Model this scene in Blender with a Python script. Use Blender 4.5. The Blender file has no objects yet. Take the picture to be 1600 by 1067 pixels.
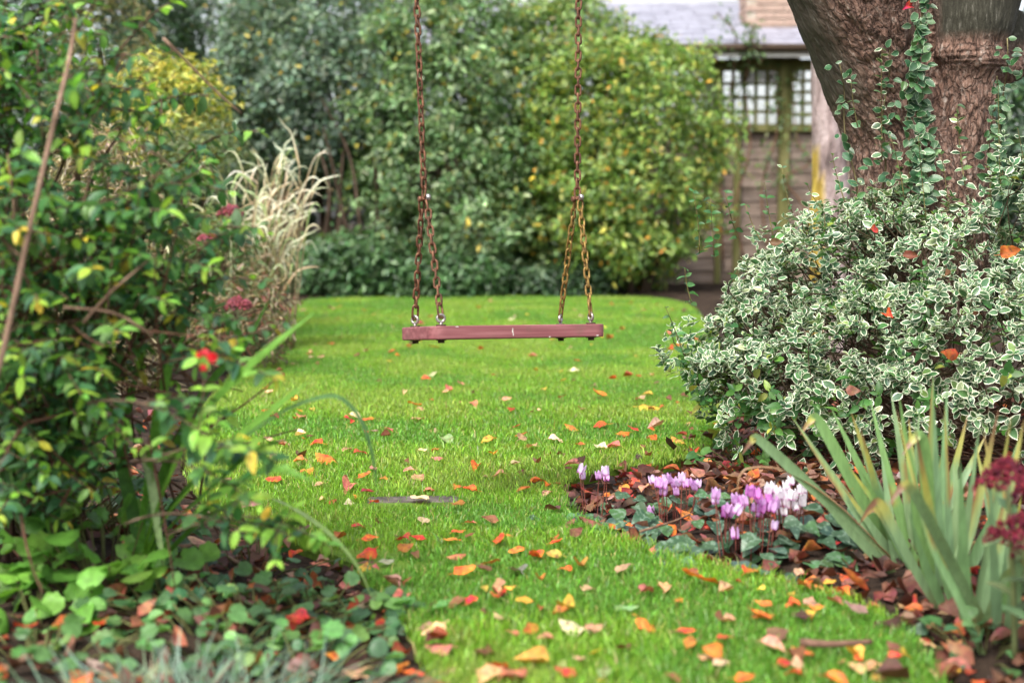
import bpy, bmesh, math, random
import numpy as np
from mathutils import Matrix, Vector

random.seed(7)
RNG = np.random.default_rng(11)
scene = bpy.context.scene
COL = scene.collection

# ------------------------------------------------------------------ camera
CAM_H, PITCH, FPX = 0.68, math.radians(4.87), 2222.0
cam_d = bpy.data.cameras.new('camera')
cam = bpy.data.objects.new('camera', cam_d)
COL.objects.link(cam)
cam.location = (0, 0, CAM_H)
cam.rotation_euler = (math.radians(90) - PITCH, 0, 0)
cam_d.lens = 50.0
cam_d.sensor_width = 36.0
cam_d.clip_start = 0.05
cam_d.clip_end = 2000
cam_d.dof.use_dof = True
cam_d.dof.focus_distance = 3.75
cam_d.dof.aperture_fstop = 2.8
scene.camera = cam

# ------------------------------------------------------------------ light
SUN_EL, SUN_AZ = math.radians(52), math.radians(205)     # azimuth clockwise from +Y
world = bpy.data.worlds.new('World')
scene.world = world
world.use_nodes = True
wn = world.node_tree.nodes; wl = world.node_tree.links
wn.clear()
sky = wn.new('ShaderNodeTexSky'); sky.sky_type = 'NISHITA'; sky.sun_disc = False
sky.sun_elevation = SUN_EL; sky.sun_rotation = SUN_AZ
sky.air_density = 1.0; sky.dust_density = 4.0; sky.ozone_density = 1.0
hs = wn.new('ShaderNodeHueSaturation'); hs.inputs['Saturation'].default_value = 0.35
bg = wn.new('ShaderNodeBackground'); bg.inputs['Strength'].default_value = 0.13
wo = wn.new('ShaderNodeOutputWorld')
wl.new(sky.outputs[0], hs.inputs['Color']); wl.new(hs.outputs[0], bg.inputs[0]); wl.new(bg.outputs[0], wo.inputs[0])
sun_d = bpy.data.lights.new('sun', 'SUN'); sun_d.energy = 1.6; sun_d.angle = math.radians(20)
sun_d.color = (1.0, 0.95, 0.87)
sun = bpy.data.objects.new('sun', sun_d); COL.objects.link(sun)
sd = Vector((math.sin(SUN_AZ) * math.cos(SUN_EL), math.cos(SUN_AZ) * math.cos(SUN_EL), math.sin(SUN_EL)))
sun.rotation_euler = sd.to_track_quat('Z', 'Y').to_euler()
sun.location = sd * 20
vs = scene.view_settings
vs.view_transform = 'Standard'; vs.look = 'None'; vs.gamma = 1.0; vs.exposure = 1.36
vs.use_curve_mapping = False
scene.render.engine = 'CYCLES'
scene.cycles.use_denoising = True
try:
    scene.cycles.denoiser = 'OPENIMAGEDENOISE'
except Exception:
    pass
scene.cycles.max_bounces = 6; scene.cycles.diffuse_bounces = 3; scene.cycles.glossy_bounces = 2
scene.cycles.transmission_bounces = 4; scene.cycles.transparent_max_bounces = 8
scene.cycles.sample_clamp_indirect = 6

# ------------------------------------------------------------------ helpers
CP, SP = math.cos(PITCH), math.sin(PITCH)
def P(px, py, Y):
    """world point at ground distance Y seen at photograph pixel (px, py)"""
    u = (px - 800) / FPX; v = (533.5 - py) / FPX
    d = (u, CP + v * SP, v * CP - SP)
    t = Y / d[1]
    return np.array((d[0] * t, Y, CAM_H + d[2] * t))
def G(px, py, z=0.0):
    u = (px - 800) / FPX; v = (533.5 - py) / FPX
    d = (u, CP + v * SP, v * CP - SP)
    t = (z - CAM_H) / d[2]
    return np.array((d[0] * t, d[1] * t, z))
def project(V):
    V = np.asarray(V, float)
    x = V[:, 0]; y = V[:, 1]; z = V[:, 2] - CAM_H
    zc = y * CP - z * SP; yc = y * SP + z * CP
    return 800 + FPX * x / zc, 533.5 - FPX * yc / zc, zc

def hash3(i, j, k, s):
    n = (i.astype(np.int64) * 374761393 + j.astype(np.int64) * 668265263 + k.astype(np.int64) * 2147483647 + s * 1274126177) & 0xffffffff
    n = ((n ^ (n >> 13)) * 1274126177) & 0xffffffff
    n = ((n ^ (n >> 15)) * 2246822519) & 0xffffffff
    n = n ^ (n >> 16)
    return (n & 0xffffff) / float(0xffffff)
def vnoise(p, s=0):
    p = np.asarray(p, float); b = np.floor(p); f = p - b; f = f * f * (3 - 2 * f)
    b = b.astype(np.int64); r = 0
    for dx in (0, 1):
        for dy in (0, 1):
            for dz in (0, 1):
                w = (f[:, 0] if dx else 1 - f[:, 0]) * (f[:, 1] if dy else 1 - f[:, 1]) * (f[:, 2] if dz else 1 - f[:, 2])
                r = r + w * hash3(b[:, 0] + dx, b[:, 1] + dy, b[:, 2] + dz, s)
    return r
def fbm(p, o=4, s=0):
    p = np.asarray(p, float); a = .5; r = 0
    for k in range(o):
        r = r + a * vnoise(p * (2 ** k), s + k); a *= .5
    return r / (1 - .5 ** o)
def nz(v):
    v = np.asarray(v, float)
    return v / np.maximum(np.linalg.norm(v, axis=-1, keepdims=True), 1e-9)

def np_mesh(name, V, tris=None, quads=None, col=None, smooth=True):
    me = bpy.data.meshes.new(name)
    V = np.asarray(V, np.float32).reshape(-1, 3)
    tris = np.zeros((0, 3), np.int32) if tris is None else np.asarray(tris, np.int32).reshape(-1, 3)
    quads = np.zeros((0, 4), np.int32) if quads is None else np.asarray(quads, np.int32).reshape(-1, 4)
    nt, nq = len(tris), len(quads)
    me.vertices.add(len(V)); me.vertices.foreach_set('co', V.ravel())
    me.loops.add(nt * 3 + nq * 4)
    me.loops.foreach_set('vertex_index', np.concatenate([tris.ravel(), quads.ravel()]).astype(np.int32))
    me.polygons.add(nt + nq)
    ls = np.concatenate([np.arange(nt) * 3, nt * 3 + np.arange(nq) * 4]).astype(np.int32)
    me.polygons.foreach_set('loop_start', ls)
    me.polygons.foreach_set('use_smooth', np.full(nt + nq, smooth))
    if col is not None:
        a = me.attributes.new('col', 'FLOAT_COLOR', 'POINT')
        c = np.ones((len(V), 4), np.float32); c[:, :col.shape[1]] = col
        a.data.foreach_set('color', c.ravel())
    me.update(calc_edges=True); me.validate()
    return me

class MB:
    """collects boxes, tubes and ribbons into one mesh"""
    def __init__(s): s.V = []; s.T = []; s.Q = []; s.C = []; s.n = 0
    def add(s, V, tris=None, quads=None, col=(1, 1, 1)):
        V = np.asarray(V, float).reshape(-1, 3)
        if tris is not None and len(tris): s.T.append(np.asarray(tris).reshape(-1, 3) + s.n)
        if quads is not None and len(quads): s.Q.append(np.asarray(quads).reshape(-1, 4) + s.n)
        c = np.asarray(col, float)
        if c.ndim == 1: c = np.tile(c, (len(V), 1))
        s.V.append(V); s.C.append(c[:, :3]); s.n += len(V)
    def box(s, c, h, rz=0.0, col=(1, 1, 1), bev=0.0, R=None):
        c = np.asarray(c, float); h = np.asarray(h, float)
        b = min(bev, h.min() * .9)
        if R is None:
            R = np.array([[math.cos(rz), -math.sin(rz), 0], [math.sin(rz), math.cos(rz), 0], [0, 0, 1]])
        if b <= 0:
            V = np.array([(x, y, z) for x in (-1, 1) for y in (-1, 1) for z in (-1, 1)]) * h
            Q = [(0, 1, 3, 2), (4, 6, 7, 5), (0, 4, 5, 1), (2, 3, 7, 6), (0, 2, 6, 4), (1, 5, 7, 3)]
            s.add(V @ R.T + c, None, Q, col)
        else:
            bm = bmesh.new(); bmesh.ops.create_cube(bm, size=2)
            for v in bm.verts: v.co = Vector((v.co.x * h[0], v.co.y * h[1], v.co.z * h[2]))
            bmesh.ops.bevel(bm, geom=bm.edges[:], offset=b, segments=2, affect='EDGES', profile=.5)
            bm.verts.index_update()
            V = np.array([v.co[:] for v in bm.verts]); T = [[v.index for v in f.verts] for f in bm.faces if len(f.verts) == 3]
            Q = [[v.index for v in f.verts] for f in bm.faces if len(f.verts) == 4]; bm.free()
            s.add(V @ R.T + c, T, Q, col)
    def tube(s, pts, rad, sides=6, col=(1, 1, 1), cap=True):
        pts = np.asarray(pts, float); n = len(pts)
        rad = np.broadcast_to(np.asarray(rad, float), (n,))
        tg = nz(np.gradient(pts, axis=0))
        a = np.cross(tg[0], (0, 0, 1.0))
        if np.linalg.norm(a) < .1: a = np.cross(tg[0], (1.0, 0, 0))
        a = nz(a); V = []
        th = np.linspace(0, 2 * math.pi, sides, endpoint=False)
        for i in range(n):
            a = nz(a - tg[i] * np.dot(a, tg[i])); b = np.cross(tg[i], a)
            V.append(pts[i] + rad[i] * (np.outer(np.cos(th), a) + np.outer(np.sin(th), b)))
        V = np.concatenate(V)
        Q = [(i * sides + j, i * sides + (j + 1) % sides, (i + 1) * sides + (j + 1) % sides, (i + 1) * sides + j) for i in range(n - 1) for j in range(sides)]
        T = []
        if cap:
            V = np.concatenate([V, pts[:1], pts[-1:]]); k = n * sides
            T = [(k, (j + 1) % sides, j) for j in range(sides)] + [(k + 1, (n - 1) * sides + j, (n - 1) * sides + (j + 1) % sides) for j in range(sides)]
        c = np.asarray(col, float)
        if c.ndim == 2:
            c = np.repeat(c, sides, axis=0)
            if cap: c = np.concatenate([c, c[:1], c[-1:]])
        s.add(V, T, Q, c)
    def ribbon(s, pts, wid, nrm, fold=.25, col=(1, 1, 1)):
        """leaf blade: three points across, folded along the midrib"""
        pts = np.asarray(pts, float); n = len(pts); wid = np.broadcast_to(np.asarray(wid, float), (n,))
        tg = nz(np.gradient(pts, axis=0)); nrm = np.asarray(nrm, float)
        if nrm.ndim == 1: nrm = np.tile(nrm, (n, 1))
        sd_ = nz(np.cross(tg, nrm)); up = np.cross(sd_, tg)
        V = np.stack([pts - sd_ * wid[:, None] * .5 + up * wid[:, None] * fold, pts, pts + sd_ * wid[:, None] * .5 + up * wid[:, None] * fold], 1).reshape(-1, 3)
        Q = [(i * 3 + j, i * 3 + j + 1, i * 3 + j + 4, i * 3 + j + 3) for i in range(n - 1) for j in (0, 1)]
        c = np.asarray(col, float)
        if c.ndim == 2: c = np.repeat(c, 3, axis=0)
        s.add(V, None, Q, c)
    def mesh(s, name, smooth=True, off=None):
        V = np.concatenate(s.V)
        if off is not None: V = V - np.asarray(off)
        return np_mesh(name, V, np.concatenate(s.T) if s.T else None, np.concatenate(s.Q) if s.Q else None, np.concatenate(s.C), smooth)
    def build(s, name, mat, parent=None, smooth=True):
        off = None if parent is None else ROOTLOC.get(parent.name, (0, 0, 0))
        return link(name, s.mesh(name, smooth, off), mat, parent)

ROOTLOC = {}
def link(name, me, mat, parent=None):
    o = bpy.data.objects.new(name, me); COL.objects.link(o)
    if mat is not None and not me.materials: me.materials.append(mat)
    if parent is not None:
        o.parent = parent; ROOTLOC[o.name] = ROOTLOC.get(parent.name, (0, 0, 0))
    else: ROOTLOC[o.name] = (0, 0, 0)
    return o
def thing(name, label, cat, loc, group=None):
    o = bpy.data.objects.new(name, None); COL.objects.link(o); o.empty_display_size = .1
    o.location = tuple(float(v) for v in loc); ROOTLOC[o.name] = tuple(float(v) for v in loc)
    o['label'] = label; o['category'] = cat
    if group: o['group'] = group
    return o
def tag(o, label, cat, group=None):
    o['label'] = label; o['category'] = cat
    if group: o['group'] = group
    return o
def place(o, M4):
    """world matrix (numpy 4x4) -> local to its located parent"""
    M4 = np.array(M4, float)
    if o.parent is not None: M4[:3, 3] -= np.asarray(ROOTLOC.get(o.parent.name, (0, 0, 0)))
    o.matrix_basis = Matrix(M4.tolist())

# ------------------------------------------------------------------ materials
def new_mat(name):
    m = bpy.data.materials.new(name); m.use_nodes = True
    n = m.node_tree.nodes; n.clear()
    return m, n, m.node_tree.links
def node(n, t, **kw):
    x = n.new(t)
    for k, v in kw.items():
        if k in x.inputs: x.inputs[k].default_value = v
        else: setattr(x, k, v)
    return x
def noise_tex(n, l, scale, detail=4, vec=None, rough=.55):
    t = node(n, 'ShaderNodeTexNoise'); t.inputs['Scale'].default_value = scale; t.inputs['Detail'].default_value = detail; t.inputs['Roughness'].default_value = rough
    if vec is not None: l.new(vec, t.inputs['Vector'])
    return t
def ramp(n, l, src, stops):
    r = n.new('ShaderNodeValToRGB'); e = r.color_ramp.elements
    while len(e) > 1: e.remove(e[-1])
    e[0].position = stops[0][0]; e[0].color = (*stops[0][1], 1)
    for p, c in stops[1:]:
        x = e.new(p); x.color = (*c, 1)
    l.new(src, r.inputs[0]); return r
def foliage(name, rough=.45, trans=.28, spec=.5, vary=.35, vscale=60, varieg=None, marble=None, hue=0.0, tgain=(1.25, 1.3, .7), stretch=None, blotch=None, bthr=.64, vthr=.97):
    m, n, l = new_mat(name)
    at = node(n, 'ShaderNodeAttribute'); at.attribute_name = 'col'
    tc0 = n.new('ShaderNodeTexCoord'); oi0 = n.new('ShaderNodeObjectInfo')
    ml = node(n, 'ShaderNodeMath', operation='MULTIPLY'); ml.inputs[1].default_value = 17.3; l.new(oi0.outputs['Random'], ml.inputs[0])
    class TC: pass
    off = node(n, 'ShaderNodeVectorMath', operation='ADD'); l.new(tc0.outputs['Object'], off.inputs[0]); l.new(ml.outputs[0], off.inputs[1])
    tc = TC(); tc.outputs = {'Object': off.outputs[0]}
    vv = off.outputs[0]
    if stretch:
        mp = n.new('ShaderNodeMapping'); mp.inputs['Scale'].default_value = stretch; l.new(vv, mp.inputs[0]); vv = mp.outputs[0]
    nt = noise_tex(n, l, vscale, 3, vv)
    mr = node(n, 'ShaderNodeMapRange'); mr.inputs[1].default_value = .25; mr.inputs[2].default_value = .75; mr.inputs[3].default_value = 1 - vary; mr.inputs[4].default_value = 1 + vary
    l.new(nt.outputs[0], mr.inputs[0])
    h = n.new('ShaderNodeHueSaturation'); l.new(at.outputs['Color'], h.inputs['Color']); l.new(mr.outputs[0], h.inputs['Value'])
    if hue:
        oi = n.new('ShaderNodeObjectInfo')
        va = node(n, 'ShaderNodeVectorMath', operation='ADD'); l.new(tc.outputs['Object'], va.inputs[0]); l.new(oi.outputs['Random'], va.inputs[1])
        vm = node(n, 'ShaderNodeVectorMath', operation='MULTIPLY'); vm.inputs[1].default_value = (1, 1, 1)
        n2 = noise_tex(n, l, vscale * .45, 4, va.outputs[0])
        mh = node(n, 'ShaderNodeMapRange'); mh.inputs[1].default_value = .3; mh.inputs[2].default_value = .7
        mh.inputs[3].default_value = .5 - hue; mh.inputs[4].default_value = .5 + hue
        l.new(n2.outputs[0], mh.inputs[0]); l.new(mh.outputs[0], h.inputs['Hue'])
    c = h.outputs[0]
    if blotch:
        nb_ = noise_tex(n, l, vscale * .8, 5, tc.outputs['Object'], .65)
        mb_ = node(n, 'ShaderNodeMapRange'); mb_.inputs[1].default_value = bthr; mb_.inputs[2].default_value = bthr + .06; mb_.inputs[4].default_value = .8; l.new(nb_.outputs[0], mb_.inputs[0])
        xb_ = node(n, 'ShaderNodeMix', data_type='RGBA'); l.new(mb_.outputs[0], xb_.inputs[0]); l.new(c, xb_.inputs[6]); xb_.inputs[7].default_value = (*blotch, 1); c = xb_.outputs[2]
    if varieg:
        n3 = noise_tex(n, l, 85, 3, tc.outputs['Object'])
        ad = node(n, 'ShaderNodeMath', operation='MULTIPLY_ADD'); ad.inputs[1].default_value = .55; l.new(n3.outputs[0], ad.inputs[0]); l.new(at.outputs['Alpha'], ad.inputs[2])
        ms = node(n, 'ShaderNodeMapRange'); ms.inputs[1].default_value = vthr; ms.inputs[2].default_value = vthr + .09; l.new(ad.outputs[0], ms.inputs[0])
        mx = node(n, 'ShaderNodeMix', data_type='RGBA'); l.new(ms.outputs[0], mx.inputs[0]); l.new(c, mx.inputs[6]); mx.inputs[7].default_value = (*varieg, 1)
        c = mx.outputs[2]
    if marble:
        n3 = noise_tex(n, l, 110, 3, tc.outputs['Object'])
        ms = node(n, 'ShaderNodeMapRange'); ms.inputs[1].default_value = .52; ms.inputs[2].default_value = .62; ms.inputs[4].default_value = .7; l.new(n3.outputs[0], ms.inputs[0])
        mx = node(n, 'ShaderNodeMix', data_type='RGBA'); l.new(ms.outputs[0], mx.inputs[0]); l.new(c, mx.inputs[6]); mx.inputs[7].default_value = (*marble, 1)
        c = mx.outputs[2]
    p = n.new('ShaderNodeBsdfPrincipled'); p.inputs['Roughness'].default_value = rough; p.inputs['Specular IOR Level'].default_value = spec
    l.new(c, p.inputs['Base Color'])
    out = n.new('ShaderNodeOutputMaterial')
    bp = node(n, 'ShaderNodeBump'); bp.inputs['Strength'].default_value = .25; bp.inputs['Distance'].default_value = .002
    l.new(nt.outputs[0], bp.inputs['Height']); l.new(bp.outputs[0], p.inputs['Normal'])
    if trans > 0:
        t = n.new('ShaderNodeBsdfTranslucent')
        g = node(n, 'ShaderNodeMix', data_type='RGBA', blend_type='MULTIPLY'); g.inputs[0].default_value = 1; l.new(c, g.inputs[6]); g.inputs[7].default_value = (*tgain, 1)
        l.new(g.outputs[2], t.inputs[0])
        x = n.new('ShaderNodeMixShader'); x.inputs[0].default_value = trans
        l.new(p.outputs[0], x.inputs[1]); l.new(t.outputs[0], x.inputs[2]); l.new(x.outputs[0], out.inputs[0])
    else: l.new(p.outputs[0], out.inputs[0])
    return m
def solid(name, stops, scale=8, rough=.7, spec=.4, metal=0.0, bump=.3, bdist=.003, stretch=(1, 1, 1), detail=6, attr=False, rough2=None):
    """noise between the stop colours, with fine relief"""
    m, n, l = new_mat(name)
    tc = n.new('ShaderNodeTexCoord'); mp = n.new('ShaderNodeMapping'); mp.inputs['Scale'].default_value = stretch
    oi = n.new('ShaderNodeObjectInfo'); va = node(n, 'ShaderNodeVectorMath', operation='ADD')
    sc_ = node(n, 'ShaderNodeMath', operation='MULTIPLY'); sc_.inputs[1].default_value = 13.7; l.new(oi.outputs['Random'], sc_.inputs[0])
    l.new(tc.outputs['Object'], va.inputs[0]); l.new(sc_.outputs[0], va.inputs[1]); l.new(va.outputs[0], mp.inputs[0])
    t = noise_tex(n, l, scale, detail, mp.outputs[0], .62)
    r = ramp(n, l, t.outputs[0], stops); c = r.outputs[0]
    if attr:
        at = node(n, 'ShaderNodeAttribute'); at.attribute_name = 'col'
        mx = node(n, 'ShaderNodeMix', data_type='RGBA', blend_type='MULTIPLY'); mx.inputs[0].default_value = 1
        l.new(c, mx.inputs[6]); l.new(at.outputs['Color'], mx.inputs[7]); c = mx.outputs[2]
    p = n.new('ShaderNodeBsdfPrincipled'); p.inputs['Roughness'].default_value = rough; p.inputs['Specular IOR Level'].default_value = spec; p.inputs['Metallic'].default_value = metal
    l.new(c, p.inputs['Base Color'])
    if rough2 is not None:
        mr = node(n, 'ShaderNodeMapRange'); mr.inputs[1].default_value = .35; mr.inputs[2].default_value = .65; mr.inputs[3].default_value = rough; mr.inputs[4].default_value = rough2
        l.new(t.outputs[0], mr.inputs[0]); l.new(mr.outputs[0], p.inputs['Roughness'])
    t2 = noise_tex(n, l, scale * 5, 4, mp.outputs[0])
    bp = n.new('ShaderNodeBump'); bp.inputs['Strength'].default_value = bump; bp.inputs['Distance'].default_value = bdist
    l.new(t2.outputs[0], bp.inputs['Height']); l.new(bp.outputs[0], p.inputs['Normal'])
    out = n.new('ShaderNodeOutputMaterial'); l.new(p.outputs[0], out.inputs[0])
    return m

M = {}
M['soil'] = solid('soil', [(.3, (.012, .008, .006)), (.5, (.035, .022, .015)), (.7, (.075, .05, .034))], 14, .95, .2, bump=.9, bdist=.02)
M['turf'] = solid('turf', [(.3, (.05, .09, .010)), (.5, (.09, .17, .016)), (.72, (.15, .22, .035))], 9, .9, .2, bump=.8, bdist=.01)
M['grass'] = foliage('grass', .42, .38, .55, .15, 30)
M['leaf'] = foliage('leaf', .44, .38, .45, .3, 90, blotch=(.20, .16, .05), bthr=.68)
M['far_leaf'] = foliage('far_leaf', .40, .36, .5, .3, 25)
M['varieg'] = foliage('variegated_leaf', .38, .2, .5, .22, 90, varieg=(.72, .76, .58))
M['vine'] = foliage('climber_leaf', .38, .2, .5, .25, 90, varieg=(.42, .52, .34), vthr=1.16)
M['cyc_leaf'] = foliage('cyclamen_leaf', .42, .12, .5, .2, 90, marble=(.16, .24, .17))
M['fallen'] = foliage('fallen_leaf', .55, .22, .35, .4, 90, hue=.03, tgain=(1.3, 1.0, .6), blotch=(.13, .055, .03), bthr=.56)
M['iris'] = foliage('iris_blade', .45, .18, .45, .22, 60, stretch=(2.5, 2.5, .12), blotch=(.26, .17, .05), bthr=.69)
M['petal'] = foliage('petal', .5, .35, .3, .12, 120, tgain=(1.1, 1.0, 1.1))
M['sedum'] = foliage('sedum_bud', .7, .08, .2, .3, 120)
M['twig'] = solid('twig', [(.3, (.045, .032, .024)), (.55, (.125, .092, .07)), (.75, (.25, .2, .165))], 40, .85, .2, bump=.5, bdist=.002, stretch=(1, 1, .35), attr=True)
M['rust'] = solid('rusty_iron', [(.3, (.035, .018, .012)), (.5, (.14, .06, .032)), (.68, (.26, .12, .06)), (.85, (.30, .20, .14))], 90, .75, .45, .35, .7, .001, rough2=.5)
M['rust_ochre'] = solid('ochre_rusty_iron', [(.3, (.06, .035, .012)), (.5, (.20, .12, .03)), (.7, (.36, .24, .06)), (.88, (.2, .1, .05))], 90, .75, .45, .35, .7, .001, rough2=.5)
M['steel'] = solid('worn_steel', [(.3, (.20, .14, .11)), (.5, (.38, .35, .33)), (.75, (.6, .6, .6))], 60, .38, .6, .85, .4, .001)
M['darkbolt'] = solid('dark_bolt', [(.3, (.03, .022, .016)), (.6, (.1, .065, .04)), (.8, (.2, .15, .1))], 70, .7, .4, .4, .5, .001)

def paint_mat():
    m, n, l = new_mat('red_painted_wood')
    tc = n.new('ShaderNodeTexCoord'); mp = n.new('ShaderNodeMapping'); mp.inputs['Scale'].default_value = (.07, 1, 1.6); l.new(tc.outputs['Object'], mp.inputs[0])
    t = noise_tex(n, l, 60, 6, mp.outputs[0]); r = ramp(n, l, t.outputs[0], [(.25, (.13, .036, .040)), (.5, (.225, .072, .078)), (.72, (.33, .14, .145))])
    t2 = noise_tex(n, l, 34, 8, tc.outputs['Object'], .7); ms = node(n, 'ShaderNodeMapRange'); ms.inputs[1].default_value = .66; ms.inputs[2].default_value = .70; l.new(t2.outputs[0], ms.inputs[0])
    mx = node(n, 'ShaderNodeMix', data_type='RGBA'); l.new(ms.outputs[0], mx.inputs[0]); l.new(r.outputs[0], mx.inputs[6]); mx.inputs[7].default_value = (.16, .11, .085, 1)
    t3 = noise_tex(n, l, 9, 4, tc.outputs['Object'], .6); m3 = node(n, 'ShaderNodeMapRange'); m3.inputs[1].default_value = .56; m3.inputs[2].default_value = .74; m3.inputs[4].default_value = .6; l.new(t3.outputs[0], m3.inputs[0])
    mx2 = node(n, 'ShaderNodeMix', data_type='RGBA'); l.new(m3.outputs[0], mx2.inputs[0]); l.new(mx.outputs[2], mx2.inputs[6]); mx2.inputs[7].default_value = (.13, .085, .06, 1)
    p = n.new('ShaderNodeBsdfPrincipled'); p.inputs['Roughness'].default_value = .55; l.new(mx2.outputs[2], p.inputs['Base Color'])
    bp = n.new('ShaderNodeBump'); bp.inputs['Strength'].default_value = .4; bp.inputs['Distance'].default_value = .0015; l.new(t2.outputs[0], bp.inputs['Height']); l.new(bp.outputs[0], p.inputs['Normal'])
    o = n.new('ShaderNodeOutputMaterial'); l.new(p.outputs[0], o.inputs[0]); return m
M['paint'] = paint_mat()
M['chip'] = solid('bare_wood_chip', [(.3, (.5, .45, .42)), (.7, (.7, .66, .62))], 50, .8)

def bark_mat():
    m, n, l = new_mat('bark')
    bco = node(n, 'ShaderNodeAttribute'); bco.attribute_name = 'bco'
    mp = n.new('ShaderNodeMapping'); mp.inputs['Scale'].default_value = (1, 1, .5); l.new(bco.outputs['Vector'], mp.inputs[0])
    at = node(n, 'ShaderNodeAttribute'); at.attribute_name = 'col'
    sp = n.new('ShaderNodeSeparateColor'); l.new(at.outputs['Color'], sp.inputs[0])
    # warped cells give the cracked plates of old bark
    wz = noise_tex(n, l, 22, 4, mp.outputs[0]); va = node(n, 'ShaderNodeVectorMath', operation='MULTIPLY_ADD'); va.inputs[1].default_value = (.05, .05, .05); l.new(wz.outputs['Color'], va.inputs[0]); l.new(mp.outputs[0], va.inputs[2])
    vo = n.new('ShaderNodeTexVoronoi'); vo.feature = 'DISTANCE_TO_EDGE'; vo.inputs['Scale'].default_value = 58; l.new(va.outputs[0], vo.inputs['Vector'])
    cr = node(n, 'ShaderNodeMapRange'); cr.inputs[1].default_value = 0; cr.inputs[2].default_value = .16; l.new(vo.outputs['Distance'], cr.inputs[0])
    t = noise_tex(n, l, 62, 10, mp.outputs[0], .75)
    r = ramp(n, l, t.outputs[0], [(.30, (.03, .019, .014)), (.42, (.115, .062, .043)), (.50, (.215, .122, .088)), (.57, (.29, .192, .148)), (.68, (.52, .44, .38))])
    ck = node(n, 'ShaderNodeMix', data_type='RGBA', blend_type='MULTIPLY'); ck.inputs[0].default_value = .4; l.new(r.outputs[0], ck.inputs[6]); l.new(cr.outputs[0], ck.inputs[7])
    mp2 = n.new('ShaderNodeMapping'); mp2.inputs['Scale'].default_value = (1, 1, .12); l.new(bco.outputs['Vector'], mp2.inputs[0])
    ty = noise_tex(n, l, 150, 6, mp2.outputs[0], .7)
    r2 = ramp(n, l, ty.outputs[0], [(.36, (.020, .019, .011)), (.5, (.036, .034, .021)), (.6, (.065, .062, .045)), (.7, (.20, .19, .16))])
    mx = node(n, 'ShaderNodeMix', data_type='RGBA'); l.new(sp.outputs[1], mx.inputs[0]); l.new(ck.outputs[2], mx.inputs[6]); l.new(r2.outputs[0], mx.inputs[7])
    p = n.new('ShaderNodeBsdfPrincipled'); p.inputs['Roughness'].default_value = .8; p.inputs['Specular IOR Level'].default_value = .4; l.new(mx.outputs[2], p.inputs['Base Color'])
    iv = node(n, 'ShaderNodeMath', operation='SUBTRACT'); iv.inputs[0].default_value = 1.1; l.new(sp.outputs[1], iv.inputs[1])
    bs = node(n, 'ShaderNodeMath', operation='MULTIPLY'); bs.inputs[1].default_value = .9; l.new(iv.outputs[0], bs.inputs[0])
    b1 = n.new('ShaderNodeBump'); b1.inputs['Distance'].default_value = .008; l.new(bs.outputs[0], b1.inputs['Strength']); l.new(cr.outputs[0], b1.inputs['Height'])
    b2 = n.new('ShaderNodeBump'); b2.inputs['Strength'].default_value = .9; b2.inputs['Distance'].default_value = .009; l.new(t.outputs[0], b2.inputs['Height']); l.new(b1.outputs[0], b2.inputs['Normal'])
    l.new(b2.outputs[0], p.inputs['Normal'])
    o = n.new('ShaderNodeOutputMaterial'); l.new(p.outputs[0], o.inputs[0]); return m
M['bark'] = bark_mat()
M['greybark'] = solid('grey_peeling_bark', [(.3, (.10, .08, .075)), (.45, (.26, .21, .20)), (.6, (.42, .36, .35)), (.8, (.55, .5, .48))], 16, .85, .2, bump=.9, bdist=.02, stretch=(1, 1, .3), attr=True)
M['slate'] = solid('slate', [(.3, (.17, .17, .21)), (.55, (.29, .29, .35)), (.8, (.44, .44, .50))], 5, .45, .5, bump=.4, bdist=.01, stretch=(1, 1, 1))
M['brick'] = solid('brick', [(.3, (.30, .21, .17)), (.6, (.40, .29, .235)), (.8, (.47, .37, .31))], 12, .9, .2, bump=.6, bdist=.006)
M['mortar'] = solid('mortar', [(.3, (.3, .25, .2)), (.7, (.45, .4, .34))], 20, .95, .2)
M['oldwood'] = solid('weathered_wood', [(.3, (.11, .085, .07)), (.5, (.21, .17, .14)), (.7, (.33, .28, .245))], 14, .85, .25, bump=.5, bdist=.004, stretch=(.12, 1, 1), attr=True)
M['mosswood'] = solid('mossy_wood', [(.3, (.06, .065, .02)), (.5, (.13, .13, .045)), (.7, (.22, .20, .09))], 14, .9, .2, bump=.5, bdist=.004, stretch=(1, 1, .15))
M['white'] = solid('white_paint', [(.3, (.62, .6, .56)), (.7, (.8, .79, .76))], 12, .55, .4, bump=.2)
M['lead'] = solid('lead_flashing', [(.3, (.36, .37, .4)), (.7, (.5, .51, .55))], 9, .5, .5, bump=.2)
M['curtain'] = foliage('curtain', .8, .8, .1, .1, 6, tgain=(1, 1, 1))
M['bluegrey'] = solid('blue_grey_paint', [(.3, (.13, .15, .21)), (.7, (.2, .22, .30))], 6, .5, .5)
M['stone'] = solid('grey_stone', [(.3, (.05, .045, .038)), (.5, (.11, .095, .08)), (.72, (.2, .175, .15))], 30, .9, .25, bump=.7, bdist=.004)

def glass_mat():
    m, n, l = new_mat('window_glass')
    t = n.new('ShaderNodeBsdfTransparent'); t.inputs[0].default_value = (.98, .98, .97, 1)
    g = n.new('ShaderNodeBsdfGlossy'); g.inputs['Roughness'].default_value = .03
    f = n.new('ShaderNodeFresnel'); f.inputs[0].default_value = 1.6
    x = n.new('ShaderNodeMixShader'); l.new(f.outputs[0], x.inputs[0]); l.new(t.outputs[0], x.inputs[1]); l.new(g.outputs[0], x.inputs[2])
    o = n.new('ShaderNodeOutputMaterial'); l.new(x.outputs[0], o.inputs[0]); return m
M['glass'] = glass_mat()

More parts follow.
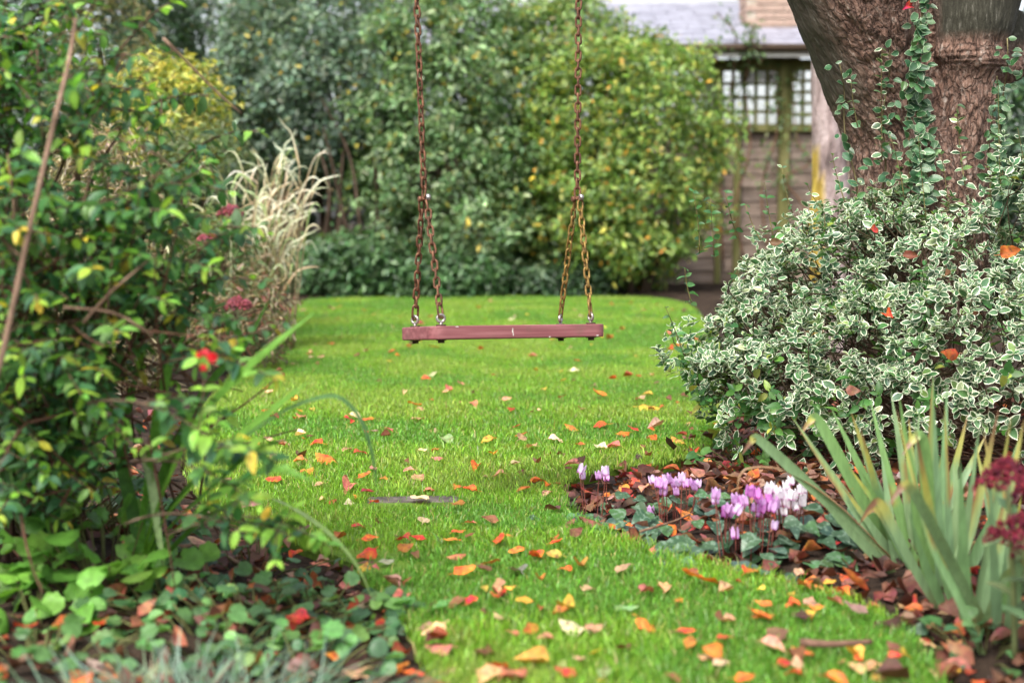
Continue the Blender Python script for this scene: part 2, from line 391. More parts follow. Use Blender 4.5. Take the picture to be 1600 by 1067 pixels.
# ------------------------------------------------------------------ leaf templates and leaf clouds
def leaf_tmpl(wf, ns=5, cols=(-1, 0, 1), width=.6, fold=.18, curl=.15, wave=0.0, petiole=0.0, seed=0):
    """unit-length leaf: y along, x across, z up; returns V, quads, e (0 centre .. 1 edge)"""
    rs = np.random.default_rng(seed); V = []; E = []
    t = np.linspace(0, 1, ns + 1)
    for ti in t:
        w = wf(ti) * width * .5
        for c in cols:
            z = fold * abs(c) * w * 1.6 - curl * ti * ti + wave * math.sin(ti * 9 + c * 2 + seed) * abs(c)
            V.append((c * w, ti + petiole, z)); E.append(max(abs(c), (ti - .72) / .28 if ti > .72 else 0, .6 * (1 - ti / .1) if ti < .1 else 0))
    k = len(cols)
    Q = [(i * k + j, i * k + j + 1, (i + 1) * k + j + 1, (i + 1) * k + j) for i in range(ns) for j in range(k - 1)]
    if petiole:
        b = len(V); r = .012
        V += [(-r, -petiole * .6, -.05), (r, -petiole * .6, -.05), (r * 1.2, petiole, 0), (-r * 1.2, petiole, 0)]; E += [0, 0, 0, 0]
        Q.append((b, b + 1, b + 2, b + 3))
    return np.array(V), np.array(Q), np.array(E)
def w_oval(t): return max(.03, math.sin(math.pi * min(1, max(0, t)) ** .85) ** .75)
def w_round(t): return max(.03, math.sin(math.pi * t ** .75) ** .55)
def w_ovate(t): return max(.03, (math.sin(math.pi * t ** .62)) ** .85)
def w_lance(t): return max(.03, math.sin(math.pi * t ** .8))
def w_heart(t): return max(.25 if t < .02 else .03, math.sin(math.pi * (t * .9 + .1) ** .62) ** .8)
def w_obov(t): return max(.05, math.sin(math.pi * t ** 1.5) ** .8)
def crumple(t, i):
    V, Q, E = t; q = V * np.array((5, 4, 0)) + i * 11.3
    V = V.copy(); V[:, 2] += (fbm(q, 3, i) - .5) * .26; V[:, 0] += (fbm(q * 1.3 + 5, 2, i + 3) - .5) * .10 + .06 * math.sin(i * 2.1) * (V[:, 1] - .5) ** 2 * 3
    return V, Q, E
def hex_leaf(w, f, c):
    """six-cornered leaf folded along its midrib, for far foliage"""
    h = w / 2; V = [(0, 0, 0), (h * .85, .3, f - c * .1), (h * .8, .66, f - c * .45), (0, 1, -c), (-h * .8, .66, f - c * .45), (-h * .85, .3, f - c * .1)]
    return np.array(V), np.array([(0, 1, 2, 3), (0, 3, 4, 5)]), np.array((0, 1., 1, 1, 1, 1))
def polar_leaf(cup=.2, rip=.03, n=18, lobes=9, seed=0):
    V = [(0, .12, 0)]; E = [0]; Q = []
    for ri, r in enumerate((.34, .7, 1.0)):
        for k in range(n):
            a = -math.pi / 2 + .22 + (2 * math.pi - .44) * k / (n - 1); rr = .5 * r * (1 + (.07 * math.cos(lobes * a + seed) if ri == 2 else 0))
            x = rr * math.cos(a); y = .42 + rr * math.sin(a) - (.30 * (1 - r)); V.append((x, y, -cup * r * r * .5 + rip * math.cos(lobes * a + seed) * r + .10 * r * math.sin(a * 2 + seed))); E.append(r)
    for k in range(n - 1): Q.append((0, 1 + k, 2 + k, 2 + k))
    T = [q[:3] for q in Q]; Q = []
    for ri in range(2):
        for k in range(n - 1): Q.append((1 + ri * n + k, 1 + (ri + 1) * n + k, 2 + (ri + 1) * n + k, 2 + ri * n + k))
    # the innermost fan as quads over two rim steps
    for k in range(0, n - 2, 2): Q.append((0, 1 + k, 2 + k, 3 + k))
    return np.array(V), np.array(Q), np.array(E)
C5 = (-1, -.55, 0, .55, 1)
TM = {
    'varieg': [leaf_tmpl(w_oval, 4, C5, .64, f, c, .02, seed=i) for i, (f, c) in enumerate([(.2, .1), (.35, .2), (.1, .05), (-.15, .2)])],
    'shrub': [leaf_tmpl(w_oval, 5, (-1, 0, 1), .52, f, c, .01, seed=i) for i, (f, c) in enumerate([(.2, .15), (.35, .3), (.1, .05), (.25, .4)])],
    'far': [hex_leaf(w, f, c) for (w, f, c) in ((.46, .10, .16), (.52, .05, .28), (.42, .14, .05))],
    'round': [polar_leaf(c, r_, seed=i) for i, (c, r_) in enumerate([(.25, .03), (-.2, .035), (.4, .02), (.1, .04)])],
    'heart': [leaf_tmpl(w_heart, 6, C5, .95, f, c, .03, seed=i) for i, (f, c) in enumerate([(.1, .2), (.2, .3), (.05, .1)])],
    'fallen': [crumple(leaf_tmpl(w_ovate, 8, C5, w * (1 if i < 8 else .88), f, c, wv, petiole=.18, seed=i), i) for i, (w, f, c, wv) in enumerate(2 *
        [(.66, .12, .08, .02), (.72, .3, .2, .04), (.6, -.25, .15, .03), (.68, .4, -.15, .05), (.78, .06, .04, .04), (.56, .6, .25, .03), (.72, -.35, -.1, .05), (.64, .2, -.25, .03)])],
    'lance': [hex_leaf(w, f, c) for (w, f, c) in ((.26, .06, .2), (.22, .04, .4))],
    'litter': [leaf_tmpl(w_ovate, 4, (-1, 0, 1), w, f, c, .04, seed=i) for i, (w, f, c) in enumerate([(.65, .4, .2), (.6, -.5, .3), (.7, .8, -.2), (.55, .2, -.3)])],
}
def frames(d, nrm):
    d = nz(d); x = nz(np.cross(d, nrm)); z = np.cross(x, d)
    return np.stack([x, d, z], axis=2)              # columns: x, y (along), z (up)
class Leaves:
    def __init__(s, kind): s.kind = kind; s.p = []; s.d = []; s.n = []; s.s = []; s.c = []
    def add(s, p, d, n, size, col): s.p.append(p); s.d.append(d); s.n.append(n); s.s.append(size); s.c.append(col)
    def extend(s, p, d, n, size, col):
        for a, b in ((s.p, p), (s.d, d), (s.n, n), (s.s, size), (s.c, col)): a.extend(list(b))
    def arrays(s):
        p = np.array(s.p, float); d = np.array(s.d, float); n = np.array(s.n, float)
        n = n + RNG.normal(0, .05, n.shape)
        return p, frames(d, n), np.array(s.s, float), np.clip(np.array(s.c, float), .002, 1)
    def merged(s, idx, off, arr, tm):
        p, R, sz, c = arr; V = []; Q = []; CC = []; base = 0
        for k, (tv, tq, te) in enumerate(tm):
            ii = idx[tm_of(idx, len(tm)) == k]
            if not len(ii): continue
            W = np.einsum('nij,vj->nvi', R[ii], tv) * sz[ii][:, None, None] + p[ii][:, None, :] - np.asarray(off)
            V.append(W.reshape(-1, 3)); nv = len(tv)
            Q.append((tq[None] + (np.arange(len(ii)) * nv)[:, None, None]).reshape(-1, 4) + base); base += nv * len(ii)
            cc = np.empty((len(ii), nv, 4)); cc[:, :, :3] = c[ii][:, None, :]; cc[:, :, 3] = te[None]
            CC.append(cc.reshape(-1, 4))
        return np_mesh('foliage', np.concatenate(V), None, np.concatenate(Q), np.concatenate(CC))
    def emit(s, root, mat, nparts=0, stuff_name='foliage', part='leaf'):
        arr = s.arrays(); tm = TM[s.kind]; N = len(s.p); off = ROOTLOC[root.name]
        idx = np.arange(N); sel = np.zeros(N, bool)
        if nparts >= N: sel[:] = True
        elif nparts > 0:
            px, py, zc = project(arr[0] + arr[1][:, :, 1] * arr[2][:, None] * .5)
            ok = (px > -5) & (px < 1605) & (py > -5) & (py < 1072) & (zc > .2)
            b = (np.clip(px, -9, 1609) // 14).astype(int) * 1000 + (np.clip(py, -9, 1080) // 14).astype(int)
            o = np.lexsort((zc, b)); first = np.ones(N, bool); first[1:] = b[o][1:] != b[o][:-1]
            fr = np.zeros(N, bool); fr[o[first]] = True
            # the leaf seen at its widest
            view = nz(arr[0] - np.array((0, 0, CAM_H))); face = np.abs((arr[1][:, :, 2] * view).sum(1))
            score = arr[2] / zc * (.35 + face) * (ok & fr)
            o = np.argsort(-score)[:nparts]; sel[o[score[o] > 0]] = True
        cache = {}
        for i in idx[sel]:
            k = int(tm_of(np.array([i]), len(tm))[0]); q = tuple(np.round(np.log(arr[3][i]) / .28).astype(int))
            if (k, q) not in cache:
                tv, tq, te = tm[k]; cc = np.empty((len(tv), 4)); cc[:, :3] = arr[3][i]; cc[:, 3] = te
                me = np_mesh(part, tv * .036, None, tq, cc); me.materials.append(mat); cache[(k, q)] = me
            o = link(part, cache[(k, q)], mat, root)
            M4 = np.eye(4); M4[:3, :3] = arr[1][i] * (arr[2][i] / .036); M4[:3, 3] = arr[0][i]; place(o, M4)
        if (~sel).any():
            o = link(stuff_name, s.merged(idx[~sel], off, arr, tm), mat, root); o['kind'] = 'stuff'
            return o
def tm_of(i, k): return (i * 7919 + 13) // 3 % k
def jit(c, a=.2, g=.12):
    c = np.asarray(c, float); f = math.exp(random.gauss(0, a))
    return c * f * np.exp(np.array([random.gauss(0, g) for _ in range(3)]) * np.array((1, .35, 1)))
def pick(opts):
    r = random.random() * sum(w for w, _ in opts)
    for w, c in opts:
        r -= w
        if r <= 0: return c
    return opts[-1][1]
def rdir():
    return nz(np.array([random.gauss(0, 1) for _ in range(3)]))
def perp(d):
    a = np.cross(d, rdir())
    return nz(a)
def bez(a, b, c, n=8):
    t = np.linspace(0, 1, n)[:, None]
    return (1 - t) ** 2 * np.asarray(a) + 2 * t * (1 - t) * np.asarray(b) + t * t * np.asarray(c)
def smooth_path(pts, n):
    pts = np.asarray(pts, float); q = np.concatenate([[2 * pts[0] - pts[1]], pts, [2 * pts[-1] - pts[-2]]])
    out = []; u = np.linspace(0, len(pts) - 1 - 1e-6, n)
    for x in u:
        i = int(x); t = x - i; p0, p1, p2, p3 = q[i:i + 4]
        out.append(.5 * (2 * p1 + (p2 - p0) * t + (2 * p0 - 5 * p1 + 4 * p2 - p3) * t * t + (3 * p1 - p0 - 3 * p2 + p3) * t ** 3))
    return np.array(out)

# ------------------------------------------------------------------ ground, lawn, grass
edge_px = [(1075, 466), (900, 463), (700, 464), (520, 466), (470, 468), (445, 500), (405, 545), (360, 590), (318, 640), (290, 700), (300, 760), (360, 805),
           (450, 838), (530, 868), (580, 900), (618, 945), (650, 985), (672, 1030), (690, 1080), (720, 1200), (760, 1420),
           (1560, 1420), (1500, 1150), (1462, 1067), (1425, 1000), (1370, 955), (1290, 925), (1160, 893), (1065, 868), (960, 838), (893, 800),
           (868, 770), (890, 745), (960, 730), (1050, 722), (1110, 700), (1130, 660), (1125, 600), (1115, 530)]
poly = np.array([G(x, y)[:2] for x, y in edge_px])
for _ in range(2):
    nx_ = np.roll(poly, -1, 0); poly = np.stack([.75 * poly + .25 * nx_, .25 * poly + .75 * nx_], 1).reshape(-1, 2)
def inside(p):
    x, y = p[:, 0], p[:, 1]; r = np.zeros(len(p), bool)
    for (x0, y0), (x1, y1) in zip(poly, np.roll(poly, -1, 0)):
        c = (y0 > y) != (y1 > y)
        if not c.any(): continue
        r ^= c & (x < (x1 - x0) * (y - y0) / (y1 - y0 + 1e-12) + x0)
    return r
def sdf(p):
    """distance to the lawn's edge, positive outside"""
    best = np.full(len(p), 1e9)
    for a, b in zip(poly, np.roll(poly, -1, 0)):
        ab = b - a; t = np.clip(((p - a) @ ab) / max(ab @ ab, 1e-12), 0, 1)
        best = np.minimum(best, ((p - a - t[:, None] * ab) ** 2).sum(1))
    d = np.sqrt(best); return np.where(inside(p), -d, d)
def ground_h(p):
    p = np.asarray(p, float).reshape(-1, 2); d = sdf(p)
    k = np.clip((d - .02) / .4, 0, 1); k = k * k * (3 - 2 * k)
    n = fbm(np.column_stack([p * 7, np.zeros(len(p))]), 4, 3) - .5
    return -.03 + .05 * k + np.where(d > 0, n * .05 * np.clip(d / .15, 0, 1), 0)
def gh(x, y): return float(ground_h(np.array([[x, y]]))[0])

def axis(lo, hi, st, far):
    a = np.arange(lo, hi + 1e-6, st); e = np.array([.3, .8, 1.8, 4, 9, 20, 50, 120, 300]) * far
    return np.concatenate([(lo - e)[::-1], a, hi + e])
gx, gy = axis(-2.6, 3.2, .05, 1), axis(1.0, 13.6, .06, 1)
XX, YY = np.meshgrid(gx, gy)
pts2 = np.column_stack([XX.ravel(), YY.ravel()])
near = (np.abs(pts2[:, 0]) < 8) & (pts2[:, 1] > -3) & (pts2[:, 1] < 20)
zz = np.full(len(pts2), .02); zz[near] = ground_h(pts2[near])
W_ = len(gx); H_ = len(gy); ii = np.arange(W_ * H_).reshape(H_, W_)
gq = np.stack([ii[:-1, :-1], ii[:-1, 1:], ii[1:, 1:], ii[1:, :-1]], -1).reshape(-1, 4)
g = link('ground', np_mesh('ground', np.column_stack([pts2, zz]), None, gq), M['soil']); g['kind'] = 'structure'

bm = bmesh.new()
vs_ = [bm.verts.new((x, y, 0)) for x, y in poly]
f = bm.faces.new(vs_)
if f.normal.z < 0: f.normal_flip()
r = bmesh.ops.extrude_face_region(bm, geom=[f]); 
for v in [e for e in r['geom'] if isinstance(e, bmesh.types.BMVert)]: v.co.z = -.0
for v in vs_: v.co.z = -.06
bmesh.ops.triangulate(bm, faces=[q for q in bm.faces if len(q.verts) > 4])
bmesh.ops.recalc_face_normals(bm, faces=bm.faces[:])
me = bpy.data.meshes.new('lawn'); bm.to_mesh(me); bm.free()
lawn = link('lawn', me, M['turf']); lawn['kind'] = 'structure'

STONE = G(645, 781)
BARE = [(G(575, 885)[:2], .13, .05), (G(640, 790)[:2], .22, .035), (G(560, 868)[:2], .1, .05)]
def grass(y0, y1, dens, width, length, segs):
    xl, xr = -.40 * y1 - .25, .36 * y1 + .2
    n = int((xr - xl) * (y1 - y0) * dens)
    p = np.column_stack([RNG.uniform(xl, xr, n), RNG.uniform(y0, y1, n)])
    p = p[np.abs(p[:, 0]) < .40 * p[:, 1] + .3]
    s = sdf(p); p = p[(s < .012 + .02 * (RNG.random(len(p)) - .5))]; 
    q3 = np.column_stack([p * 2.2, np.zeros(len(p))]); cl = fbm(q3, 3, 21); fine = vnoise(np.column_stack([p * 26, np.zeros(len(p))]), 5)
    keep = np.ones(len(p), bool)
    for c, rx, ry in BARE:
        q = ((p[:, 0] - c[0]) / rx) ** 2 + ((p[:, 1] - c[1]) / ry) ** 2
        keep &= (q > 1) | (RNG.random(len(p)) < .25 * q)
    keep &= ((np.abs(p[:, 0] - STONE[0]) / .115) ** 2 + (np.abs(p[:, 1] - STONE[1] + .012) / .045) ** 2 > .55 + .7 * fine) | (RNG.random(len(p)) < .06)
    keep &= RNG.random(len(p)) < .55 + .9 * fine
    p = p[keep]; cl = cl[keep]; n = len(p)
    L = length * RNG.lognormal(0, .28, n) * (.75 + .5 * cl); az = RNG.uniform(0, 2 * math.pi, n); ln = RNG.uniform(.15, .8, n)
    d = np.column_stack([np.cos(az), np.sin(az), np.zeros(n)]); sdv = np.column_stack([-np.sin(az), np.cos(az), np.zeros(n)])
    rot = RNG.uniform(0, 2 * math.pi, n); sdv = np.column_stack([np.cos(rot), np.sin(rot), np.zeros(n)])
    b = np.column_stack([p, np.full(n, -.004)]); w = width * RNG.uniform(.7, 1.3, n)
    tip = b + d * (L * ln)[:, None] + np.array((0, 0, 1.)) * (L * np.sqrt(np.maximum(.1, 1 - ln ** 2 * .8)))[:, None]
    hue = RNG.random(n)
    base = np.where((hue < .07)[:, None], (.36, .33, .12), np.where((cl + .12 * (RNG.random(n) - .5) < .43)[:, None], (.125, .29, .036), np.where((cl > .58)[:, None], (.25, .38, .052), (.195, .36, .034))))
    base = base * np.exp(RNG.normal(0, .3, (n, 1))) * np.exp(RNG.normal(0, .08, (n, 3)))
    c0 = base * .8; c1 = base * 1.12
    if segs == 1:
        V = np.stack([b - sdv * w[:, None] * .5, b + sdv * w[:, None] * .5, tip], 1); T = np.arange(n * 3).reshape(-1, 3); C = np.stack([c0, c0, c1], 1)
        return V.reshape(-1, 3), T, C.reshape(-1, 3)
    mid = b + d * (L * ln * .3)[:, None] + np.array((0, 0, 1.)) * (L * .6)[:, None]
    V = np.stack([b - sdv * w[:, None] * .5, b + sdv * w[:, None] * .5, mid - sdv * w[:, None] * .42, mid + sdv * w[:, None] * .42, tip], 1)
    k = np.arange(n)[:, None] * 5
    T = np.concatenate([k + np.array([[0, 1, 3]]), k + np.array([[0, 3, 2]]), k + np.array([[2, 3, 4]])])
    C = np.stack([c0, c0, base, base, c1], 1)
    return V.reshape(-1, 3), T, C.reshape(-1, 3)
gm = MB()
for a in [(1.75, 2.6, 56000, .0021, .019, 2), (2.6, 3.6, 46000, .0022, .018, 2), (3.6, 5.2, 24000, .0030, .018, 2), (5.2, 8, 19000, .0038, .017, 1), (8, 12.8, 11000, .0062, .018, 1)]:
    V, T, C = grass(*a); gm.add(V, T, None, C)
go = gm.build('grass', M['grass']); go['kind'] = 'stuff'; go['label'] = 'bright green short lawn grass under the swing'; go['category'] = 'grass'

# sunk stone in the worn strip below the swing
mb = MB(); bm = bmesh.new()
mb.box((STONE[0], STONE[1], -.012), (.115, .035, .016), .05, bev=.01); Vs_ = mb.V[-1]; Vs_ += (fbm(Vs_ * 40, 2, 3)[:, None] - .5) * .02
tag(mb.build('stepping_stone', M['stone']), 'narrow grey stone sunk in the worn grass below the swing', 'stone')

# ------------------------------------------------------------------ swing
D_SW = 3.4
SEAT_C = (P(647, 511, D_SW + .0) + P(923, 509, D_SW)) / 2; SEAT_C[2] = .415
SEAT_C = np.array((P(787, 519, D_SW)[0], D_SW, P(787, 519, D_SW)[2]))
ang = math.radians(27); k_t = .086
su = np.array((math.cos(ang), math.sin(ang), -0.022)); su = nz(su)
sv = nz(np.array((-math.sin(ang), math.cos(ang), -k_t))); sw = np.cross(su, sv)
SR = np.stack([su, sv, sw], 1)
swing = thing('swing', 'red painted wooden plank swing hanging on rusty chains over the lawn', 'swing', (SEAT_C[0], SEAT_C[1], 0))
def seat_mesh():
    L, D, T, r = .462, .205, .031, .032
    bm = bmesh.new(); pts = []
    for cx, cy, a0 in ((L / 2 - r, D / 2 - r, 0), (-L / 2 + r, D / 2 - r, 90), (-L / 2 + r, -D / 2 + r, 180), (L / 2 - r, -D / 2 + r, 270)):
        for k in range(9):
            a = math.radians(a0 + k * 90 / 8); pts.append((cx + r * math.cos(a), cy + r * math.sin(a)))
    lo = [bm.verts.new((x, y, -T / 2)) for x, y in pts]; f = bm.faces.new(lo); f.normal_flip()
    ext = bmesh.ops.extrude_face_region(bm, geom=[f])
    for v in ext['geom']:
        if isinstance(v, bmesh.types.BMVert): v.co.z = T / 2
    bmesh.ops.recalc_face_normals(bm, faces=bm.faces[:])
    ed = [e for e in bm.edges if len(e.link_faces) == 2 and abs(e.link_faces[0].normal.dot(e.link_faces[1].normal)) < .3]
    bmesh.ops.bevel(bm, geom=ed, offset=.0035, segments=3, affect='EDGES', profile=.5)
    me = bpy.data.meshes.new('seat'); bm.to_mesh(me); bm.free()
    return me
def M4of(R, p):
    m = np.eye(4); m[:3, :3] = R; m[:3, 3] = p; return m
so = link('seat', seat_mesh(), M['paint'], swing); place(so, M4of(SR, SEAT_C))
def S(u, v, w): return SEAT_C + su * u + sv * v + sw * w
# a chip in the paint on the front edge
for (u, w, a, b) in ((-.028, .002, .0016, .006), (-.0265, -.006, .0012, .004), (-.17, .013, .004, .0012), (.07, -.0135, .003, .001), (.2, -.012, .0035, .0015)):
    th = np.linspace(0, 2 * math.pi, 9, endpoint=False); rr = 1 + .3 * np.sin(th * 3 + u * 90)
    ring = np.array([S(u + a * math.cos(t) * q, -.1025 - .0004, w + b * math.sin(t) * q) for t, q in zip(th, rr)])
    mb = MB(); mb.add(np.concatenate([ring, [S(u, -.1032, w)]]), [(9, i, (i + 1) % 9) for i in range(9)], None)
    place_chip = mb.build('paint_chip', M['chip'], swing)

def link_mesh(pitch=.0205, wide=.0125, wire=.0027):
    """one chain link in its own yz plane, length along z"""
    pts = []; r = wide / 2; h = pitch / 2 - r + wire
    for k in range(9):
        a = math.pi * k / 8; pts.append((0, r * math.cos(a), h + r * math.sin(a)))
    for k in range(9):
        a = math.pi + math.pi * k / 8; pts.append((0, r * math.cos(a), -h + r * math.sin(a)))
    pts = np.array(pts); n = len(pts); tg = nz(np.roll(pts, -1, 0) - np.roll(pts, 1, 0)); V = []
    th = np.linspace(0, 2 * math.pi, 7, endpoint=False)
    for p, t in zip(pts, tg):
        b = np.cross(t, (1, 0, 0)); V.append(p + wire * (np.outer(np.cos(th), (1, 0, 0)) + np.outer(np.sin(th), b)))
    Q = [(i * 7 + j, i * 7 + (j + 1) % 7, ((i + 1) % n) * 7 + (j + 1) % 7, ((i + 1) % n) * 7 + j) for i in range(n) for j in range(7)]
    return np_mesh('link', np.concatenate(V), None, Q)
LM = {}
for key in ('rust', 'rust_ochre', 'steel'):
    LM[key] = link_mesh(); LM[key].materials.append(M[key])
LONG = link_mesh(.030, .0135, .0027); LONG.materials.append(M['rust'])
LONG2 = link_mesh(.030, .0135, .0027); LONG2.materials.append(M['rust_ochre'])
def run_chain(a, b, key, parent, phase=0.3, pitch=.0205, sag=0):
    a, b = np.asarray(a, float), np.asarray(b, float); L = np.linalg.norm(b - a); n = max(2, round(L / pitch))
    d = (b - a) / L; x = nz(np.cross(d, (0.0, 1, 0.05))); y = np.cross(d, x)
    ch = link('chain', None, None, parent) if False else None
    for i in range(n):
        p = a + d * (L * (i + .5) / n)
        an = phase + (i % 2) * math.pi / 2 + random.gauss(0, .16) + .012 * i
        tilt = random.gauss(0, .05); dd = nz(d + x * tilt + y * random.gauss(0, .05))
        xx = nz(x * math.cos(an) + y * math.sin(an)); xx = nz(xx - dd * np.dot(xx, dd)); yy = np.cross(dd, xx)
        o = link('link', LM[key], None, parent); s = L / n / pitch
        place(o, M4of(np.stack([xx, yy, dd * s], 1), p))
def chain_root(name, loc):
    o = bpy.data.objects.new(name, None); COL.objects.link(o); o.empty_display_size = .05; o.parent = swing
    o.location = Vector(loc) - swing.location; ROOTLOC[o.name] = tuple(float(v) for v in loc); return o

EYE = []
bu, bv = .198, .0755
def ring(c, ax, R, r, n=16, sides=8):
    ax = nz(ax); a = nz(np.cross(ax, (0.3, .2, .9))); b = np.cross(ax, a); V = []
    for i in range(n):
        t = 2 * math.pi * i / n; rad = a * math.cos(t) + b * math.sin(t)
        for j in range(sides):
            q = 2 * math.pi * j / sides; V.append(c + rad * (R + r * math.cos(q)) + ax * r * math.sin(q))
    Q = [(i * sides + j, ((i + 1) % n) * sides + j, ((i + 1) % n) * sides + (j + 1) % sides, i * sides + (j + 1) % sides) for i in range(n) for j in range(sides)]
    return np.array(V), Q
def disc(mb, c, ax, R, h, sides=14, col=(1, 1, 1)):
    mb.tube([c - ax * h / 2, c - ax * h * .49, c + ax * h * .49, c + ax * h / 2], [R * .88, R, R, R * .88], sides, col)
for si, (u, v) in enumerate(((-bu, bv), (-bu, -bv), (bu, bv), (bu, -bv))):
    mb = MB(); tilt_ax = nz(su * math.cos(.5 + si * .9) + sv * math.sin(.5 + si * .9))
    V, Q = ring(S(u, v, .0155 + .0175), tilt_ax, .0085, .0036); mb.add(V, None, Q)
    mb.tube([S(u, v, -.02), S(u, v, .0245)], .0038, 8)
    eb = mb.build('eye_bolt', M['steel'], swing); EYE.append(S(u, v, .0155 + .0175 + .006))
    mb = MB(); disc(mb, S(u, v, .0155 + .002), sw, .0115, .004); mb.build('washer', M['darkbolt'], eb)
    mb = MB(); disc(mb, S(u, v, -.0155 - .004), sw, .0085, .008, 6); disc(mb, S(u, v, -.0155 - .001), sw, .0125, .002); mb.build('nut', M['darkbolt'], eb)
for side, (xp, key, b0, b1) in enumerate((((663), 'rust', 0, 1), ((902), 'rust_ochre', 2, 3))):
    apex = P(xp, 311, D_SW + (-.03 if side == 0 else .05)); mid = (EYE[b0] + EYE[b1]) / 2
    apex[1] = mid[1]; apex[0] = P(xp, 311, mid[1])[0]; apex[2] = P(xp, 311, mid[1])[2]
    for q, b in enumerate((b0, b1)):
        cr = chain_root('chain', EYE[b])
        top = apex + np.array(((-1) ** (q + 1) * .006, .004 * (-1) ** q, -.006))
        d = nz(top - EYE[b])
        # long snap link through the eye bolt
        o = link('snap_link', LONG if side == 0 else LONG2, None, cr)
        x = nz(np.cross(d, (.9, .4 + .5 * b, 0))); place(o, M4of(np.stack([x, np.cross(d, x), d], 1), EYE[b] + d * .0125))
        run_chain(EYE[b] + d * .027, top, key if not (side == 0 and q == 2) else 'rust', cr, .4 + b)
    cr = chain_root('chain', apex)
    xt = 651 if side == 0 else 904
    t0 = P(xt, 0, mid[1] + .01); d = nz(t0 - apex); top = apex + d * ((2.42 - apex[2]) / d[2])
    run_chain(apex + d * .006, top, 'rust', cr, .9 + side * .4)
    globals()['HANG%d' % side] = top
    mb = MB(); ax = nz(np.array((1, .35, .05))); disc(mb, apex + np.array((.009, -.006, .004)), ax, .0085, .009, 6); bo = mb.build('shackle_bolt', M['steel'], swing)
    mb = MB(); mb.tube([apex - ax * .014, apex + ax * .014], .004, 8); disc(mb, apex - ax * .011, ax, .0075, .007, 6); mb.build('nut', M['rust'], bo)

# ------------------------------------------------------------------ the big tree on the right
TD = 4.3
tree = thing('old_tree', 'old forked tree with fissured red-brown bark rising out of the variegated shrub', 'tree', (1.23, TD, 0))
def raw_tubes():
    mb = MB()
    def tb(pp, rr, n=24, sides=28, flat=1.0):
        pp = smooth_path(pp, n); rr = np.interp(np.linspace(0, 1, n), np.linspace(0, 1, len(rr)), rr); mb.tube(pp, rr, sides)
    c = lambda px, py, d=TD: P(px, py, d)
    tb([(1.23, TD, -.08), (1.22, TD, .12), c(1440, 420), c(1425, 300), c(1405, 215)], [.26, .215, .20, .195, .16])
    tb([c(1475, 430), c(1490, 300), c(1498, 200), c(1503, 110), c(1516, 30), c(1536, -80), c(1575, -260), c(1640, -600)], [.15, .115, .106, .108, .137, .14, .125, .10])
    tb([c(1405, 300), c(1395, 225), c(1368, 120, TD - .03), c(1338, 10, TD - .08), c(1290, -110, TD - .16), c(1210, -270, TD - .3)], [.13, .135, .16, .188, .18, .15])
    # the limb that carries the swing
    h0, h1 = HANG0, HANG1
    tb([c(1290, -110, TD - .16), c(1210, -270, TD - .3), (h1[0] + .35, h1[1] + .3, 2.3), (h1[0], h1[1], 2.47), (h0[0], h0[1], 2.50), (h0[0] - .7, h0[1] - .2, 2.62), (h0[0] - 1.5, h0[1] - .3, 2.85)], [.18, .15, .10, .07, .06, .045, .02], 30)
    tb([c(1520, 120), c(1552, 112, TD + .06), c(1572, 100, TD + .1), c(1582, 70, TD + .14), c(1580, 20, TD + .16)], [.06, .055, .05, .05, .04], 14, 18)
    tb([c(1440, 230, TD + .10), c(1444, 100, TD + .15), c(1452, -60, TD + .2), c(1460, -260, TD + .25)], [.09, .09, .09, .08], 14, 16)
    tb([c(1550, -150), c(1650, -420, TD + .3), c(1720, -700, TD + .5)], [.1, .09, .07], 12, 16)
    tb([c(1240, -210, TD - .26), c(1230, -520, TD - .2), c(1200, -800, TD - .1)], [.11, .09, .07], 12, 16)
    return mb.mesh('raw')
me = raw_tubes()
tmp = bpy.data.objects.new('tmp', me); COL.objects.link(tmp)
md = tmp.modifiers.new('r', 'REMESH'); md.mode = 'VOXEL'; md.voxel_size = .0075
ms_ = tmp.modifiers.new('s', 'SMOOTH'); ms_.factor = .6; ms_.iterations = 7
dg = bpy.context.evaluated_depsgraph_get(); ev = tmp.evaluated_get(dg); m2 = bpy.data.meshes.new_from_object(ev)
bpy.data.objects.remove(tmp)
nv = len(m2.vertices); V = np.empty(nv * 3, np.float32); m2.vertices.foreach_get('co', V); V = V.reshape(-1, 3).astype(float)
Nn = np.empty(nv * 3, np.float32); m2.vertices.foreach_get('normal', Nn); Nn = Nn.reshape(-1, 3)
px_, py_, _ = project(V)
lean_m = np.clip((1445 - px_) / 30, 0, 1); BV = V.copy(); BV[:, 0] += np.maximum(0, V[:, 2] - .9) * .62 * lean_m
ridge = 1 - np.abs(2 * fbm(BV * np.array((26, 26, 5.5)) + fbm(V * 9, 2, 8)[:, None] * 1.6, 3, 31) - 1)
ridge2 = fbm(BV * np.array((60, 60, 22)), 3, 41)
hz = V[:, 2]
young = np.clip((px_ - 1450) / 25, 0, 1) * np.clip((hz - 1.195) / .035, 0, 1)
young_l = np.clip(1 - (px_ - (1256 + .42 * np.maximum(py_, 0))) / 48 + (fbm(V * 6, 3, 2) - .5) * 1.2, 0, 1) * np.clip((hz - .95) / .1, 0, 1) * .85
young = np.maximum(young, np.where(px_ < 1440, young_l, 0))
collar = np.clip((px_ - 1455) / 15, 0, 1) * np.exp(-((hz - 1.155 + (px_ - 1510) * .0003) / .038) ** 2)
ridge3 = 1 - np.abs(2 * fbm(BV * np.array((48, 48, 11)) + ridge2[:, None], 3, 51) - 1)
disp = (-.011 * (ridge ** 3) - .008 * ridge3 ** 4 + .010 * (ridge2 - .5)) * (1 - .75 * young) * (1 - .85 * collar) + .022 * (fbm(V * 4, 2, 9) - .5)
